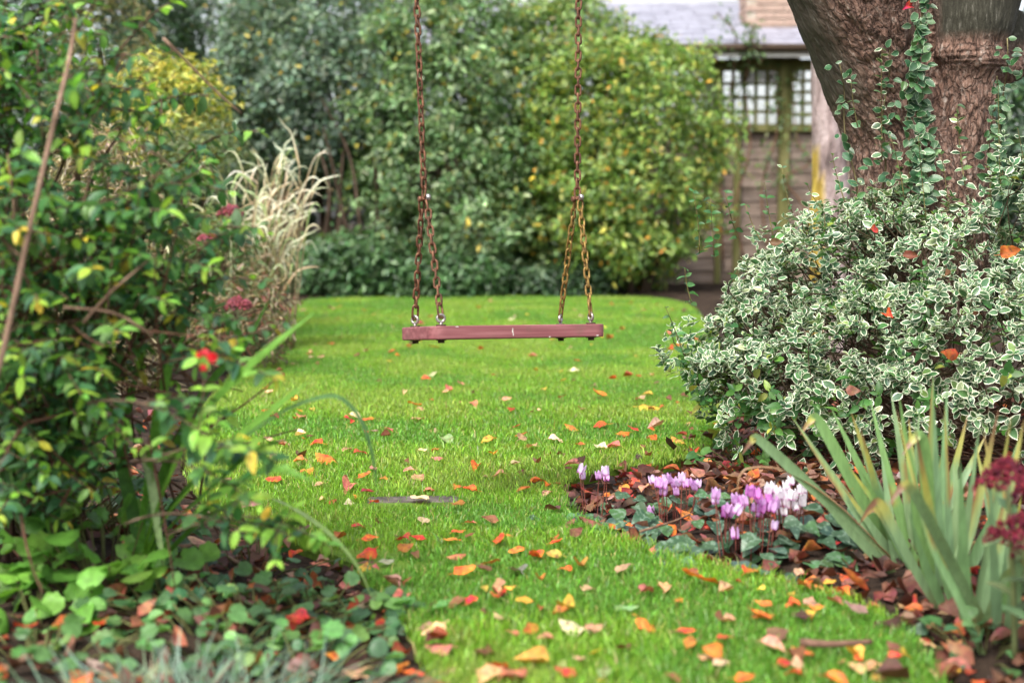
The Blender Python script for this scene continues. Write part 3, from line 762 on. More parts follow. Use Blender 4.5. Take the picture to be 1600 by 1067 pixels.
disp += collar * (.016 + .0042 * np.sin((hz + .02 * fbm(V * 7, 2, 3)) * 420) + .006 * (fbm(V * np.array((8, 8, 60)), 2, 6) - .5))
scar = np.exp(-(((px_ - 1528) + (py_ - 190) * .12) / 6) ** 2) * np.clip(1 - np.abs(py_ - 180) / 60, 0, 1) * (V[:, 1] < TD)
groove = np.exp(-((px_ - (1441 + 4 * np.sin(py_ * .03))) / 9) ** 2) * np.clip((300 - py_) / 60, 0, 1) * (V[:, 1] < TD - .02)
disp += .012 * scar - .035 * groove
V = V + Nn * disp[:, None]; V -= np.array((1.23, TD, 0))
m2.vertices.foreach_set('co', V.astype(np.float32).ravel())
ab = m2.attributes.new('bco', 'FLOAT_VECTOR', 'POINT'); ab.data.foreach_set('vector', BV.astype(np.float32).ravel())
a = m2.attributes.new('col', 'FLOAT_COLOR', 'POINT'); cc = np.ones((nv, 4), np.float32); cc[:, 0] = ridge; cc[:, 1] = young; a.data.foreach_set('color', cc.ravel())
m2.polygons.foreach_set('use_smooth', np.ones(len(m2.polygons), bool)); m2.materials.clear(); m2.materials.append(M['bark']); m2.update(); m2.name = 'trunk'
trunk = link('trunk', m2, M['bark'], tree)

# ------------------------------------------------------------------ variegated shrub around the trunk
BC = np.array((1.27, 4.06, .36)); BR = np.array((.84, .62, .385))
LOBES = [(.56, np.array((1.28, 4.04, .27)), np.array((.80, .62, .31))), (.30, np.array((1.30, 4.08, .50)), np.array((.64, .47, .29))), (.07, np.array((1.08, 4.10, .68)), np.array((.24, .17, .15))), (.08, np.array((.97, 4.02, .46)), np.array((.36, .34, .25))), (.09, np.array((.76, 3.84, .19)), np.array((.29, .28, .20)))]
def in_lobe(p, skip, k=.8):
    return any(i != skip and (((p - c) / r_) ** 2).sum() < k for i, (_, c, r_) in enumerate(LOBES))
euo = thing('variegated_shrub', 'white-edged variegated evergreen shrub mounded around the old tree trunk', 'shrub', (BC[0], BC[1] - .1, 0))
lv = Leaves('varieg'); lg = Leaves('shrub'); tw = MB()
VG = [(6, (.06, .145, .055)), (3, (.095, .19, .075)), (2, (.04, .10, .045)), (1.2, (.14, .24, .07)), (.5, (.3, .38, .2))]
def rosette(lvs, tip, d, npairs, size, pal, gap=.011, spread=.95):
    """opposite pairs along the shoot, smaller towards the tip"""
    d = nz(d); a = perp(d); b = np.cross(d, a); tip = np.asarray(tip, float)
    for k in range(npairs):
        f = k / max(1, npairs - 1); rad, pos = (a, b)[k % 2], tip - d * gap * (npairs - 1 - k)
        up = .15 + .75 * f ** 2
        for s_ in (-1, 1):
            dr = nz(rad * s_ * spread + d * up + rdir() * .34)
            nn = nz(d - dr * np.dot(d, dr) + rdir() * .42)
            lvs.add(pos, dr, nn, size * (1 - .45 * f ** 3) * random.uniform(.8, 1.15), jit(pick(pal), .2, .1))
nsh = 0
while nsh < 2900:
    q = rdir(); u_ = random.random(); li = 0 if u_ < .50 else (1 if u_ < .75 else (2 if u_ < .80 else (3 if u_ < .91 else 4))); _, LC_, LR_ = LOBES[li]
    if q[1] > .55 and q[2] < .5: continue
    surf = LC_ + LR_ * q
    nrm = nz(q / LR_)
    bump = float(fbm(surf[None] * 6.5, 3, 14)[0]) - .5
    low = surf[2] < .17
    if surf[2] < .03: continue
    hole = float(vnoise(surf[None] * 7.5, 77)[0])
    if low and random.random() < .6: continue
    depth = 0 if random.random() < .62 else random.uniform(.03, .2)
    if hole < .30 and depth < .04 and random.random() < .85: continue
    if in_lobe(surf, li) and random.random() < .85: continue
    pos = surf + nrm * (bump * .34 - depth - .01)
    if random.random() < .05: pos = pos + (nrm * .5 + np.array((0, 0, .5))) * random.uniform(.02, .09)
    # the trunk stands free above the mound
    d = nz(nrm * .7 + np.array((0, -.12, .6)) + rdir() * .6)
    plain = (pos[0] < .68 and pos[2] < .26 and random.random() < .6) or random.random() < .10
    if plain: rosette(lg, pos, d, random.randint(2, 4), random.uniform(.03, .042), [(3, (.05, .14, .035)), (2, (.09, .2, .04)), (.6, (.25, .3, .06))], .016)
    else: rosette(lv, pos, d, random.randint(2, 5), random.uniform(.019, .036), VG, random.uniform(.007, .014))
    if random.random() < .45:
        tw.tube(bez(pos - d * .012, pos - d * .07 + rdir() * .02, pos - d * .1 + (BC - pos) * random.uniform(.05, .22) + rdir() * .07, 5), [.0012, .0014, .0017, .002, .0022], 4, (.6, .6, .45))
    nsh += 1
# bare twigs in the open skirt
for k in range(110):
    q = rdir(); q[1] = -abs(q[1]); a = BC + BR * q * random.uniform(.7, .92); a[2] = random.uniform(.06, .36); a[0] = max(a[0], random.uniform(.6, .8)); b = np.array((random.uniform(.75, 1.7), random.uniform(3.7, 4.1), .03))
    tw.tube(bez(a, (a + b) / 2 + rdir() * .12, b, 7), np.linspace(.0014, random.uniform(.003, .006), 7), 5, (.75, .6, .5))
# upright shoots above the outline
for (px, py, d, h) in [(1083, 300, 3.95, .17), (1110, 310, 3.95, .16), (1133, 300, 4.0, .13), (1165, 320, 4.0, .1), (1195, 285, 4.0, .16), (1222, 262, 4.05, .13), (1243, 330, 3.95, .1), (1262, 290, 4.0, .07), (1040, 480, 3.75, .12), (1070, 420, 3.8, .09),
                       (1330, 130, 3.95, .12), (1378, 75, 4.06, .32), (1390, 210, 3.95, .18), (1435, 215, 3.9, .22), (1470, 240, 3.9, .15), (1495, 165, 3.98, .22), (1300, 240, 3.95, .15), (1560, 130, 3.98, .3), (1590, 200, 3.9, .2), (1545, 260, 3.9, .12), (1285, 315, 3.9, .1)]:
    tip = P(px, py, d); b = tip + np.array((random.uniform(-.0, .05), random.uniform(-.02, .02), -h)); path = bez(b, (b + tip) / 2 + rdir() * .012, tip, 8)
    tw.tube(path, np.linspace(.0017, .0008, 8), 4, (1.2, 1.4, .7)); n = int(h / .021)
    gr = px < 1200; sh_ = random.uniform(.021, .031)
    for k in range(n + 1):
        t = k / max(1, n); p0 = path[min(7, int(t * 7))] * (1 - (t * 7) % 1) + path[min(7, int(t * 7) + 1)] * ((t * 7) % 1)
        a = nz(np.array((math.cos(k * 1.571 + px), math.sin(k * 1.571 + px), .15)))
        for s_ in (-1, 1):
            if random.random() < .15: continue
            dr = nz(a * np.array((s_, s_, 1)) + rdir() * .45); (lg if (gr or random.random() < .45) else lv).add(p0, dr, nz(np.array((0, -.6, .75)) + rdir() * .6), sh_ * random.uniform(.8, 1.2) * (1 - .3 * t), jit((.055, .15, .045) if gr else pick(VG), .2, .1))
lv.emit(euo, M['varieg'], 230); lg.emit(euo, M['leaf'], 60)
so_ = tw.build('twigs', M['twig'], euo); so_['kind'] = 'stuff'

# the climbing stems in the fork of the tree
vine = thing('climbing_vine', 'small-leaved green climber growing up the fork of the old tree', 'vine', (1.22, 4.05, .75))
lc = Leaves('varieg'); VP = [(4, (.04, .11, .045)), (2, (.065, .155, .06)), (1, (.10, .19, .09))]
for (xa, xb, y0, y1, n, sz) in [(1428, 1442, 330, -60, 50, .034), (1448, 1434, 300, -40, 40, .03), (1415, 1428, 310, 30, 24, .03), (1378, 1388, 300, 75, 12, .028), (1560, 1572, 330, 60, 26, .03), (1540, 1556, 330, 120, 18, .03), (1340, 1310, 330, 100, 16, .028)]:
    mb = MB(); pp = []
    for t in np.linspace(0, 1, 14):
        py = y0 + (y1 - y0) * t; pp.append(P(xa + (xb - xa) * t + 4 * math.sin(t * 9), py, 4.3 - .23 + (.02 if py > 120 else -.035)))
    pp = np.array(pp); mb.tube(pp, np.linspace(.0032, .0018, 14), 5, (.9, 1.0, .6)); mb.build('stem', M['twig'], vine)
    for k in range(n):
        t = (k + .5) / n; i = min(12, int(t * 13)); p0 = pp[i] + (pp[i + 1] - pp[i]) * (t * 13 - i)
        for s_ in (-1, 1):
            
            if random.random() < .12 * t: continue
            dr = nz(np.array((s_ * random.uniform(.2, 1), random.uniform(-.7, -.2), random.uniform(-.8, .6))))
            lc.add(p0 + np.array((random.gauss(0, .012), random.gauss(-.004, .006), random.gauss(0, .01))), dr, nz(np.array((0, -1, .4)) + rdir() * .4), sz * 1.15 * random.uniform(.75, 1.15) * (.75 + .4 * (1 - t)), jit(pick(VP), .2, .1))
lc.emit(vine, M['vine'], 300)
exec_late = []
# ------------------------------------------------------------------ strap leaves: irises and relatives
def blade(parent, pts, w, nrm, col, n=14, fold=.12, tipcol=None, tipfrom=.75, midcol=None, name='leaf', taper=2.2, mat='iris', spots=0.0):
    pp = smooth_path(pts, n); t = np.linspace(0, 1, n)
    wd = w * np.clip(np.minimum(.62 + t * 1.1, 1), 0, 1) * np.maximum(.02, 1 - t ** taper) ** .8
    c = np.tile(np.asarray(col, float), (n, 1)) * (1.0 + .15 * (t[:, None] - .5)) * np.exp(RNG.normal(0, .05, (n, 1)))
    c[:2] = c[:2] * np.array((1.1, .9, .8))
    if tipcol is not None:
        k = np.clip((t - tipfrom) / .1, 0, 1)[:, None]; y = np.clip(1 - np.abs(t - tipfrom) / .12, 0, 1)[:, None]
        c = c * (1 - k) + np.asarray(tipcol) * k; c = c * (1 - .8 * y) + np.array((.42, .36, .06)) * .8 * y
    mb = MB(); mb.ribbon(pp, wd, nrm, fold, c)
    if mat == 'iris' and name == 'leaf' and random.random() < .32:
        q = mb.C[-1].reshape(n, 3, 3); a0 = random.uniform(.3, .7); a1 = a0 + random.uniform(.12, .35); e_ = random.choice((0, 2)); kk = (t > a0) & (t < a1)
        q[kk, e_] = (.24, .12, .05); q[kk, 1] = q[kk, 1] * .65 + np.array((.40, .36, .06)) * .35; mb.C[-1] = q.reshape(-1, 3)
    return mb.build(name, M[mat], parent)
IG = [(.19, .30, .15), (.16, .27, .14), (.23, .34, .17), (.13, .235, .10), (.15, .27, .09)]
def iris(root, fans):
    for (bx, by, d, tx, ty, td, w, bend, tip) in fans:
        b = P(bx, by, d); b[2] = max(gh(b[0], b[1]) - .01, -.03); t = P(tx, ty, td); m = b * .5 + t * .5 + np.array((bend[0] * .4, 0, bend[1] * .4)) 
        nr = nz(np.array((random.uniform(-.5, .5), -1, random.uniform(.0, .5)))); pts = [b, b * .6 + m * .4 + (t - b) * .06, m, t]
        tc = None; tf = .8
        if tip: tc = (.17, .085, .05); tf = tip
        if tip and tip < .8:
            pts = [b, m, t, t + np.array((-.02 if tx < bx else .014, -.006, .002)), t + np.array((-.04 if tx < bx else .028, -.015, -.022))]
        blade(root, pts, w * .86, nr, random.choice(IG), 18, random.uniform(.05, .2), tc, tf, taper=1.5 if tip and tip < .8 else 2.2)
ir1 = thing('iris_plant', 'grey-green iris clump with browned leaf tips beside the white cyclamen', 'iris', G(1412, 890), 'iris clumps in the cyclamen bed')
rows = [(1395, 880, 2.78, 1190, 690, 2.70, .030, (-.02, .03), .70), (1398, 880, 2.78, 1240, 655, 2.75, .032, (-.02, .02), 0), (1402, 880, 2.8, 1280, 660, 2.80, .034, (-.01, .01), .72),
        (1405, 882, 2.82, 1300, 640, 2.84, .034, (0, .01), 0), (1408, 882, 2.8, 1330, 645, 2.76, .034, (0, 0), .9), (1412, 885, 2.78, 1345, 670, 2.7, .028, (-.02, 0), .85),
        (1400, 884, 2.74, 1265, 760, 2.66, .026, (-.02, .01), 0),
        (1425, 890, 2.8, 1360, 625, 2.84, .03, (-.01, 0), 0), (1430, 890, 2.8, 1392, 612, 2.82, .036, (0, 0), 0), (1436, 893, 2.8, 1420, 655, 2.8, .03, (0, 0), .92),
        (1440, 895, 2.78, 1458, 585, 2.8, .036, (.01, 0), 0), (1444, 893, 2.76, 1480, 660, 2.72, .03, (.01, 0), .8), (1436, 890, 2.84, 1415, 690, 2.9, .028, (.0, 0), 0), (1450, 893, 2.8, 1512, 648, 2.82, .03, (.01, 0), .86), (1430, 896, 2.7, 1372, 800, 2.62, .022, (0, .01), .5), (1446, 890, 2.86, 1540, 680, 2.9, .03, (.02, .02), .9)]
def extra(n, x0, x1, y0, y1, d0, d1, top, spread):
    out = []
    for k in range(n):
        bx = random.uniform(x0, x1); by = random.uniform(y0, y1); d = random.uniform(d0, d1); lean = random.gauss(0, spread)
        out.append((bx, by, d, bx + lean, top + abs(lean) * .5 + random.uniform(0, 150), d + random.uniform(-.06, .05), random.uniform(.018, .03), (0, 0), random.choice([0, 0, 0, .92, .86])))
    return out
blade(ir1, [P(1400, 880, 2.78), P(1310, 790, 2.74), P(1230, 738, 2.72), P(1172, 732, 2.7), P(1155, 748, 2.7), P(1152, 775, 2.7)], .009, (0, -.4, 1), (.26, .15, .08), 18, .3)
iris(ir1, rows + extra(8, 1400, 1470, 880, 905, 2.74, 2.86, 610, 55))
ir2 = thing('iris_plant', 'grey-green iris clump behind the dark red sedum flower heads', 'iris', G(1500, 945), 'iris clumps in the cyclamen bed')
rows = [(1455, 925, 2.6, 1405, 620, 2.55, .03, (0, 0), 0), (1462, 930, 2.58, 1442, 690, 2.5, .034, (0, 0), .72), (1470, 932, 2.56, 1460, 640, 2.5, .03, (0, 0), 0), (1480, 935, 2.55, 1560, 640, 2.5, .03, (.02, 0), .8),
        (1490, 940, 2.5, 1530, 668, 2.45, .028, (0, 0), 0), (1500, 945, 2.45, 1430, 670, 2.35, .03, (-.02, .01), .8), (1520, 955, 2.42, 1580, 650, 2.4, .03, (.0, 0), .9), (1535, 960, 2.4, 1600, 655, 2.38, .032, (0, 0), .9),
        (1545, 965, 2.38, 1425, 765, 2.2, .026, (-.02, .04), .6), (1530, 965, 2.36, 1620, 860, 2.2, .024, (-.01, .08), .8), (1550, 970, 2.35, 1640, 720, 2.35, .03, (0, 0), 0), (1470, 940, 2.5, 1378, 790, 2.45, .026, (-.01, .0), .5),
        (1480, 945, 2.48, 1420, 800, 2.42, .026, (-.02, .02), 0), (1510, 960, 2.38, 1500, 720, 2.3, .03, (0, 0), 0), (1560, 975, 2.3, 1545, 730, 2.25, .03, (0, 0), 0), (1575, 985, 2.3, 1605, 790, 2.2, .03, (0, 0), 0), (1465, 925, 2.62, 1480, 600, 2.7, .03, (0, 0), 0), (1500, 930, 2.6, 1590, 690, 2.66, .03, (.02, .0), 0), (1540, 1000, 2.25, 1400, 640, 2.3, .016, (-.05, .0), .9)]
iris(ir2, rows + extra(13, 1465, 1600, 925, 985, 2.4, 2.66, 620, 50))
# sedum with dark red heads
sed = thing('sedum_plant', 'stonecrop with dark crimson domed flower heads at the edge of the irises', 'sedum', G(1600, 1010))
for (hx, hy, d, rx) in [(1575, 748, 2.15, .05), (1600, 835, 2.1, .062), (1625, 770, 2.2, .05), (1640, 860, 2.1, .05)]:
    c = P(hx, hy, d); mb = MB()
    mb.tube(bez((c[0] + .03, c[1] + .03, -.01), (c[0] + .02, c[1] + .02, c[2] * .5), c - np.array((0, 0, .01)), 9), np.linspace(.005, .004, 9), 6, (.18, .22, .09)); mb.build('stem', M['iris'], sed)
    mb = MB()
    for k in range(420):
        a = random.uniform(0, 2 * math.pi); r_ = math.sqrt(random.random()); lump = .8 + .3 * math.sin(a * 5 + hx)
        p = c + np.array((rx * lump * r_ * math.cos(a), rx * lump * r_ * math.sin(a), .028 * (1 - r_ ** 2) - .012 * r_ + random.uniform(-.006, .008))); s_ = random.uniform(.0026, .0042)
        Vv = np.array([(1, 0, 0), (-1, 0, 0), (0, 1, 0), (0, -1, 0), (0, 0, 1.2), (0, 0, -1)]) * s_
        T_ = [(0, 2, 4), (2, 1, 4), (1, 3, 4), (3, 0, 4), (2, 0, 5), (1, 2, 5), (3, 1, 5), (0, 3, 5)]
        mb.add(Vv @ np.array(Matrix.Rotation(random.random() * 6, 3, rdir().tolist())).T + p, T_, None, jit((.12, .014, .026), .3, .15))
    h = mb.build('flower_head', M['sedum'], sed, smooth=False)
    ll = Leaves('shrub')
    for k in range(7):
        z = c[2] * (.25 + .09 * k); a = k * 2.4; ll.add((c[0] + .02, c[1] + .02, z), (math.cos(a), math.sin(a), .5), (0, 0, 1), .05, jit((.14, .2, .09)))
    ll.emit(sed, M['iris'], 30)

# strap-leaved plant at the foot of the left shrub
st = thing('strap_leaf_plant', 'clump of broad green strap leaves arching out from under the loose twiggy shrub', 'plant', G(222, 930))
SG = (.075, .19, .03)
def strap(pts, w, col, nrm=(0, -.6, .8), tip=None, fold=.18, n=18, taper=3.0):
    blade(st, [P(*p) for p in pts], w, nrm, col, n, fold, tip, .86, taper=taper, mat='leaf')
B0 = lambda dx=0: (222 + dx, 935, 2.56)
strap([B0(), (236, 830, 2.45), (300, 680, 2.3), (385, 580, 2.22), (492, 488, 2.2)], .036, (.13, .29, .045))
strap([B0(-6), (225, 835, 2.5), (245, 690, 2.4), (262, 590, 2.36), (290, 520, 2.34)], .034, (.09, .23, .035))
strap([B0(4), (245, 835, 2.44), (330, 730, 2.3), (400, 665, 2.22), (480, 598, 2.18)], .038, (.14, .30, .05))
strap([B0(8), (252, 845, 2.44), (320, 775, 2.32), (400, 705, 2.26), (475, 682, 2.22)], .02, (.07, .18, .026))
strap([B0(12), (262, 850, 2.44), (330, 785, 2.3), (420, 735, 2.24), (490, 752, 2.2)], .028, (.12, .27, .04))
strap([B0(6), (250, 820, 2.45), (340, 720, 2.3), (430, 652, 2.26), (490, 625, 2.25), (530, 622, 2.25), (562, 655, 2.25), (580, 705, 2.25), (590, 772, 2.25)], .018, (.085, .19, .06), (.15, -.3, 1), None, .12, 26)
strap([(400, 772, 2.6), (450, 790, 2.5), (510, 830, 2.42), (555, 880, 2.4), (582, 935, 2.4)], .013, (.30, .44, .14), (.2, -.2, 1), None, .1, 18)
strap([(222, 700, 2.45), (238, 760, 2.42), (246, 820, 2.4), (258, 900, 2.4)], .016, (.28, .40, .17), (.1, -.9, .3), None, .15, 12)
strap([B0(-10), (215, 838, 2.58), (192, 720, 2.58), (205, 620, 2.58), (230, 540, 2.58)], .025, (.06, .17, .028))
strap([B0(-2), (240, 800, 2.6), (275, 700, 2.6), (330, 600, 2.6), (380, 545, 2.6), (420, 470, 2.6)], .025, (.08, .21, .033))
strap([B0(10), (270, 860, 2.5), (340, 800, 2.44), (410, 770, 2.4)], .02, (.09, .22, .035))

# ------------------------------------------------------------------ cyclamen
def cyc_flower():
    mb = MB()
    for k in range(5):
        a = k * 2 * math.pi / 5 + .2 * math.sin(k * 3); o = np.array((math.cos(a), math.sin(a), 0)); z = np.array((0, 0, 1.))
        pp = np.array([o * .0025, o * .0055 - z * .001, o * .0065 + z * .004, o * .006 + z * .011, o * .0075 + z * .018, o * .0095 + z * .024])
        c = np.tile((1., 1, 1), (6, 1)); c[:2] = (.8, .35, .65)
        nr = nz(o + z * .1); mb.ribbon(pp, np.array((.004, .008, .0105, .0115, .009, .002)), nr + np.cross(o, z) * .35, .12, c)
    return mb
def cyc_mesh(col):
    mb = cyc_flower(); C = np.concatenate(mb.C) * np.asarray(col); mb.C = [np.clip(C, 0, 1)]
    me = mb.mesh('flower'); me.materials.append(M['petal']); return me
CF = {'pink': cyc_mesh((.70, .42, .74)), 'magenta': cyc_mesh((.64, .24, .62)), 'white': cyc_mesh((.88, .85, .88)), 'pale': cyc_mesh((.78, .60, .84))}
def cyclamen(label, cx, cy, flowers, leaves, lr, seed):
    random.seed(seed); c = G(cx, cy, .02); c[2] = gh(c[0], c[1]); root = thing('cyclamen', label, 'cyclamen', c, 'cyclamen in the cyclamen bed')
    for (px, py, key) in flowers:
        Y = c[1] + random.uniform(-.03, .05); p = P(px, py, Y); b = np.array((p[0] * .8 + c[0] * .2 + random.uniform(-.01, .01), Y + random.uniform(-.01, .02), 0)); b[2] = gh(b[0], b[1]) - .005
        if p[2] < b[2] + .03: p[2] = b[2] + .03
        mb = MB(); mb.tube(np.concatenate([bez(b, (b + p) / 2 + rdir() * .006, p + np.array((0, 0, .006)), 6), [p + np.array((.002, -.002, .004)), p]]), np.array([.0012] * 5 + [.001] * 3), 4, (.28, .09, .07)); mb.build('stem', M['petal'], root)
        o = link('flower', CF[key], None, root); s_ = random.uniform(.68, .95); R = np.array(Matrix.Rotation(random.uniform(0, 6.3), 3, 'Z')) ; R = np.array(Matrix.Rotation(random.gauss(0, .22), 3, 'X')) @ np.array(Matrix.Rotation(random.gauss(0, .22), 3, 'Y')) @ R
        place(o, M4of(R * s_, p))
    ll = Leaves('heart')
    for k in range(int(leaves * 1.5)):
        a = random.uniform(0, 2 * math.pi); r_ = lr * math.sqrt(random.random()); p = np.array((c[0] + r_ * math.cos(a) * 1.3, c[1] + r_ * math.sin(a) * .8, 0)); p[2] = gh(p[0], p[1]) + random.uniform(.015, .07) * (1.2 - r_ / lr * .7)
        ll.add(p, (math.cos(a) + random.gauss(0, .4), math.sin(a) * .6 - .5 + random.gauss(0, .3), random.uniform(-.5, .05)), (random.gauss(0, .25), -.35, 1), random.uniform(.03, .046), jit(pick([(3, (.035, .085, .04)), (2, (.05, .12, .04)), (1, (.04, .08, .06))]), .2, .1))
    ll.emit(root, M['cyc_leaf'], 200)
    return root
cyclamen('three or four lilac cyclamen flowers alone at the lawn edge', 930, 790, [(906, 738, 'pale'), (910, 748, 'pale'), (936, 747, 'pink'), (946, 742, 'pale'), (948, 750, 'pink')], 16, .13, 1)
cyclamen('row of lilac pink cyclamen flowers between the pair by the turf and the magenta ones', 1062, 800, [(1020, 754, 'pale'), (1028, 760, 'pink'), (1036, 762, 'pink'), (1040, 756, 'pale'), (1046, 753, 'pink'), (1055, 760, 'pink'), (1060, 758, 'pale'), (1072, 760, 'pink'), (1080, 758, 'pink'), (1090, 760, 'pale'), (1066, 752, 'pale'), (1036, 772, 'pink'), (1016, 804, 'pink'), (1057, 772, 'pink'), (1086, 764, 'pink')], 34, .15, 2)
cyclamen('bright magenta cyclamen flowers above marbled leaves beside the white ones', 1170, 850, [(1118, 778, 'pink'), (1118, 786, 'pale'), (1136, 800, 'pink'), (1132, 806, 'magenta'), (1140, 806, 'pink'), (1150, 786, 'pink'), (1158, 792, 'magenta'), (1164, 788, 'pink'), (1178, 770, 'magenta'), (1183, 778, 'magenta'), (1188, 786, 'magenta'), (1192, 790, 'pink'), (1178, 798, 'pink'), (1190, 800, 'magenta'), (1198, 796, 'magenta'), (1206, 798, 'pink'), (1212, 792, 'pink'), (1186, 806, 'pink'), (1150, 802, 'pale'), (1210, 826, 'pale'), (1148, 840, 'pink'), (1202, 785, 'magenta'), (1170, 774, 'magenta')], 52, .17, 3)
cyclamen('white cyclamen flowers crowded beside the iris leaves', 1245, 838, [(1200, 772, 'white'), (1206, 768, 'white'), (1213, 774, 'white'), (1220, 778, 'white'), (1226, 772, 'white'), (1230, 764, 'white'), (1237, 756, 'white'), (1228, 782, 'white'), (1236, 780, 'white'), (1243, 776, 'white'), (1250, 770, 'white'), (1255, 768, 'white'), (1222, 790, 'white'), (1232, 792, 'white'), (1240, 788, 'white'), (1248, 786, 'white'), (1256, 780, 'white'), (1226, 804, 'white'), (1218, 802, 'white'), (1215, 786, 'white'), (1244, 796, 'white'), (1210, 780, 'white'), (1253, 790, 'white')], 22, .13, 4)
random.seed(99)

# ------------------------------------------------------------------ fallen leaves
AC = {'orange': (.62, .19, .035), 'redorange': (.58, .10, .03), 'red': (.46, .045, .03), 'pink': (.60, .19, .13), 'yellow': (.62, .36, .055), 'tan': (.52, .31, .17), 'cream': (.70, .56, .34), 'brown': (.17, .075, .04), 'darkbrown': (.075, .035, .025), 'grey': (.22, .22, .16), 'green': (.28, .36, .13)}
WORD = {'orange': 'orange', 'redorange': 'red-orange', 'red': 'red', 'pink': 'pinkish', 'yellow': 'yellow', 'tan': 'tan', 'cream': 'pale cream', 'brown': 'brown', 'darkbrown': 'dark brown', 'grey': 'grey-green', 'green': 'pale green'}
FM = {}
def fallen(p, size, key, zone, yaw=None, up=None, name='fallen_leaf', label=None, group=None):
    k = random.randrange(len(TM['fallen'])); var = random.randrange(3)
    if (k, key, var) not in FM:
        tv, tq, te = TM['fallen'][k]; c = np.ones((len(tv), 4)); c[:, :3] = np.clip(jit(AC[key], .18, .12), .01, .9); c[:, 3] = te
        me = np_mesh('fallen_leaf', (tv - np.array((0, .55, 0))) * .05, None, tq, c); me.materials.append(M['fallen']); FM[(k, key, var)] = me
    o = link(name, FM[(k, key, var)], None)
    yaw = random.uniform(0, 2 * math.pi) if yaw is None else yaw
    up = nz(np.array((random.gauss(0, .22), random.gauss(-.22, .22), 1))) if up is None else nz(up)
    R = frames(np.array([(math.cos(yaw), math.sin(yaw), random.gauss(0, .12))]), up[None])[0]
    place(o, M4of(R * (size / .05), p))
    shp = ('flat', 'slightly folded', 'arched', 'cupped', 'broad flat', 'folded', 'arched', 'upcurled', 'narrow flat', 'creased', 'bent', 'hollow', 'crumpled', 'pinched', 'twisted', 'wavy')[k]
    sz = 'small ' if size < .042 else ('large ' if size > .066 else '')
    lb = label or '%s%s %s fallen leaf lying %s' % (sz, shp, WORD[key], zone); tag(o, lb, 'leaf', group or ('%s%s %s fallen leaves %s' % (sz, shp, WORD[key], zone)))
    return o
O, RO, RD, PK, YL, TN, CR, BN, DB, GY, GN = 'orange', 'redorange', 'red', 'pink', 'yellow', 'tan', 'cream', 'brown', 'darkbrown', 'grey', 'green'
LV = [(510, 716, 36, O), (480, 734, 25, YL), (542, 699, 22, TN), (495, 692, 24, RO), (552, 650, 22, CR), (576, 654, 20, O), (650, 633, 22, O), (653, 653, 24, TN), (698, 686, 28, GN), (700, 609, 20, PK), (675, 582, 22, CR), (771, 707, 24, YL), (743, 728, 26, O), (779, 740, 24, TN), (609, 672, 14, PK), (543, 758, 38, PK), (572, 767, 18, RD), (584, 783, 20, RO), (545, 783, 24, CR), (567, 744, 18, O), (671, 761, 36, PK), (656, 776, 34, CR), (714, 758, 17, O), (738, 765, 20, RO), (716, 788, 24, O), (662, 812, 30, TN), (561, 818, 32, RD), (630, 840, 30, RD), (578, 860, 42, RO), (630, 858, 26, O), (734, 815, 22, PK), (704, 842, 30, O), (780, 845, 30, RO), (606, 873, 28, GY),
      (721, 894, 34, O), (630, 907, 36, RD), (809, 889, 42, GY), (884, 884, 30, O), (684, 977, 50, CR), (780, 912, 28, TN), (798, 915, 20, YL), (757, 917, 18, YL), (780, 931, 36, RO), (817, 936, 30, YL), (734, 940, 24, RD), (845, 949, 22, RD), (874, 956, 30, O), (780, 961, 22, TN), (828, 977, 38, O), (802, 984, 26, PK), (897, 978, 44, CR), (757, 1013, 42, BN), (837, 1029, 50, YL), (877, 1040, 30, GN), (628, 931, 28, PK), (809, 858, 26, O), (838, 861, 22, RD), (867, 839, 22, O), (973, 887, 32, TN), (1102, 909, 60, O), (1171, 891, 34, O),
      (797, 638, 24, RO), (865, 685, 22, CR), (830, 697, 22, TN), (938, 699, 26, CR), (905, 693, 20, O), (908, 638, 16, TN), (938, 617, 26, O), (940, 663, 28, RO), (895, 667, 24, O), (1010, 636, 28, YL), (1000, 622, 22, TN), (1027, 662, 30, TN), (975, 675, 22, O), (1062, 687, 34, YL), (1085, 705, 26, O), (815, 683, 24, TN), (850, 607, 16, YL), (740, 630, 18, PK), (720, 600, 16, PK), (895, 580, 16, CR), (1008, 970, 42, O), (920, 915, 28, TN), (1078, 1003, 38, O), (1130, 995, 30, RD), (1190, 963, 38, O), (1010, 922, 32, PK), (975, 945, 38, GN), (1060, 935, 26, O), (1125, 1035, 34, TN), (945, 1050, 36, GN), (975, 1010, 30, BN), (855, 757, 22, O), (838, 752, 26, RO), (820, 762, 22, O), (805, 725, 20, CR), (866, 848, 20, RO), (690, 1010, 40, PK), (640, 735, 20, TN), (600, 745, 18, O), (500, 755, 20, TN), (468, 718, 18, O), (430, 748, 24, RO), (440, 690, 20, TN), (420, 640, 16, O), (470, 650, 18, PK),
      (1189, 961, 38, O), (1216, 990, 46, BN), (1202, 1007, 44, TN), (1224, 1035, 28, RO), (1237, 939, 30, RO), (1262, 913, 30, O), (1253, 960, 34, DB), (1303, 1062, 42, O), (1240, 1050, 30, RO), (800, 1050, 60, PK), (760, 1058, 50, TN), (1350, 1040, 40, TN), (1160, 1060, 34, O), (1050, 1055, 30, BN), (905, 1030, 26, TN)]
nlawn = 0
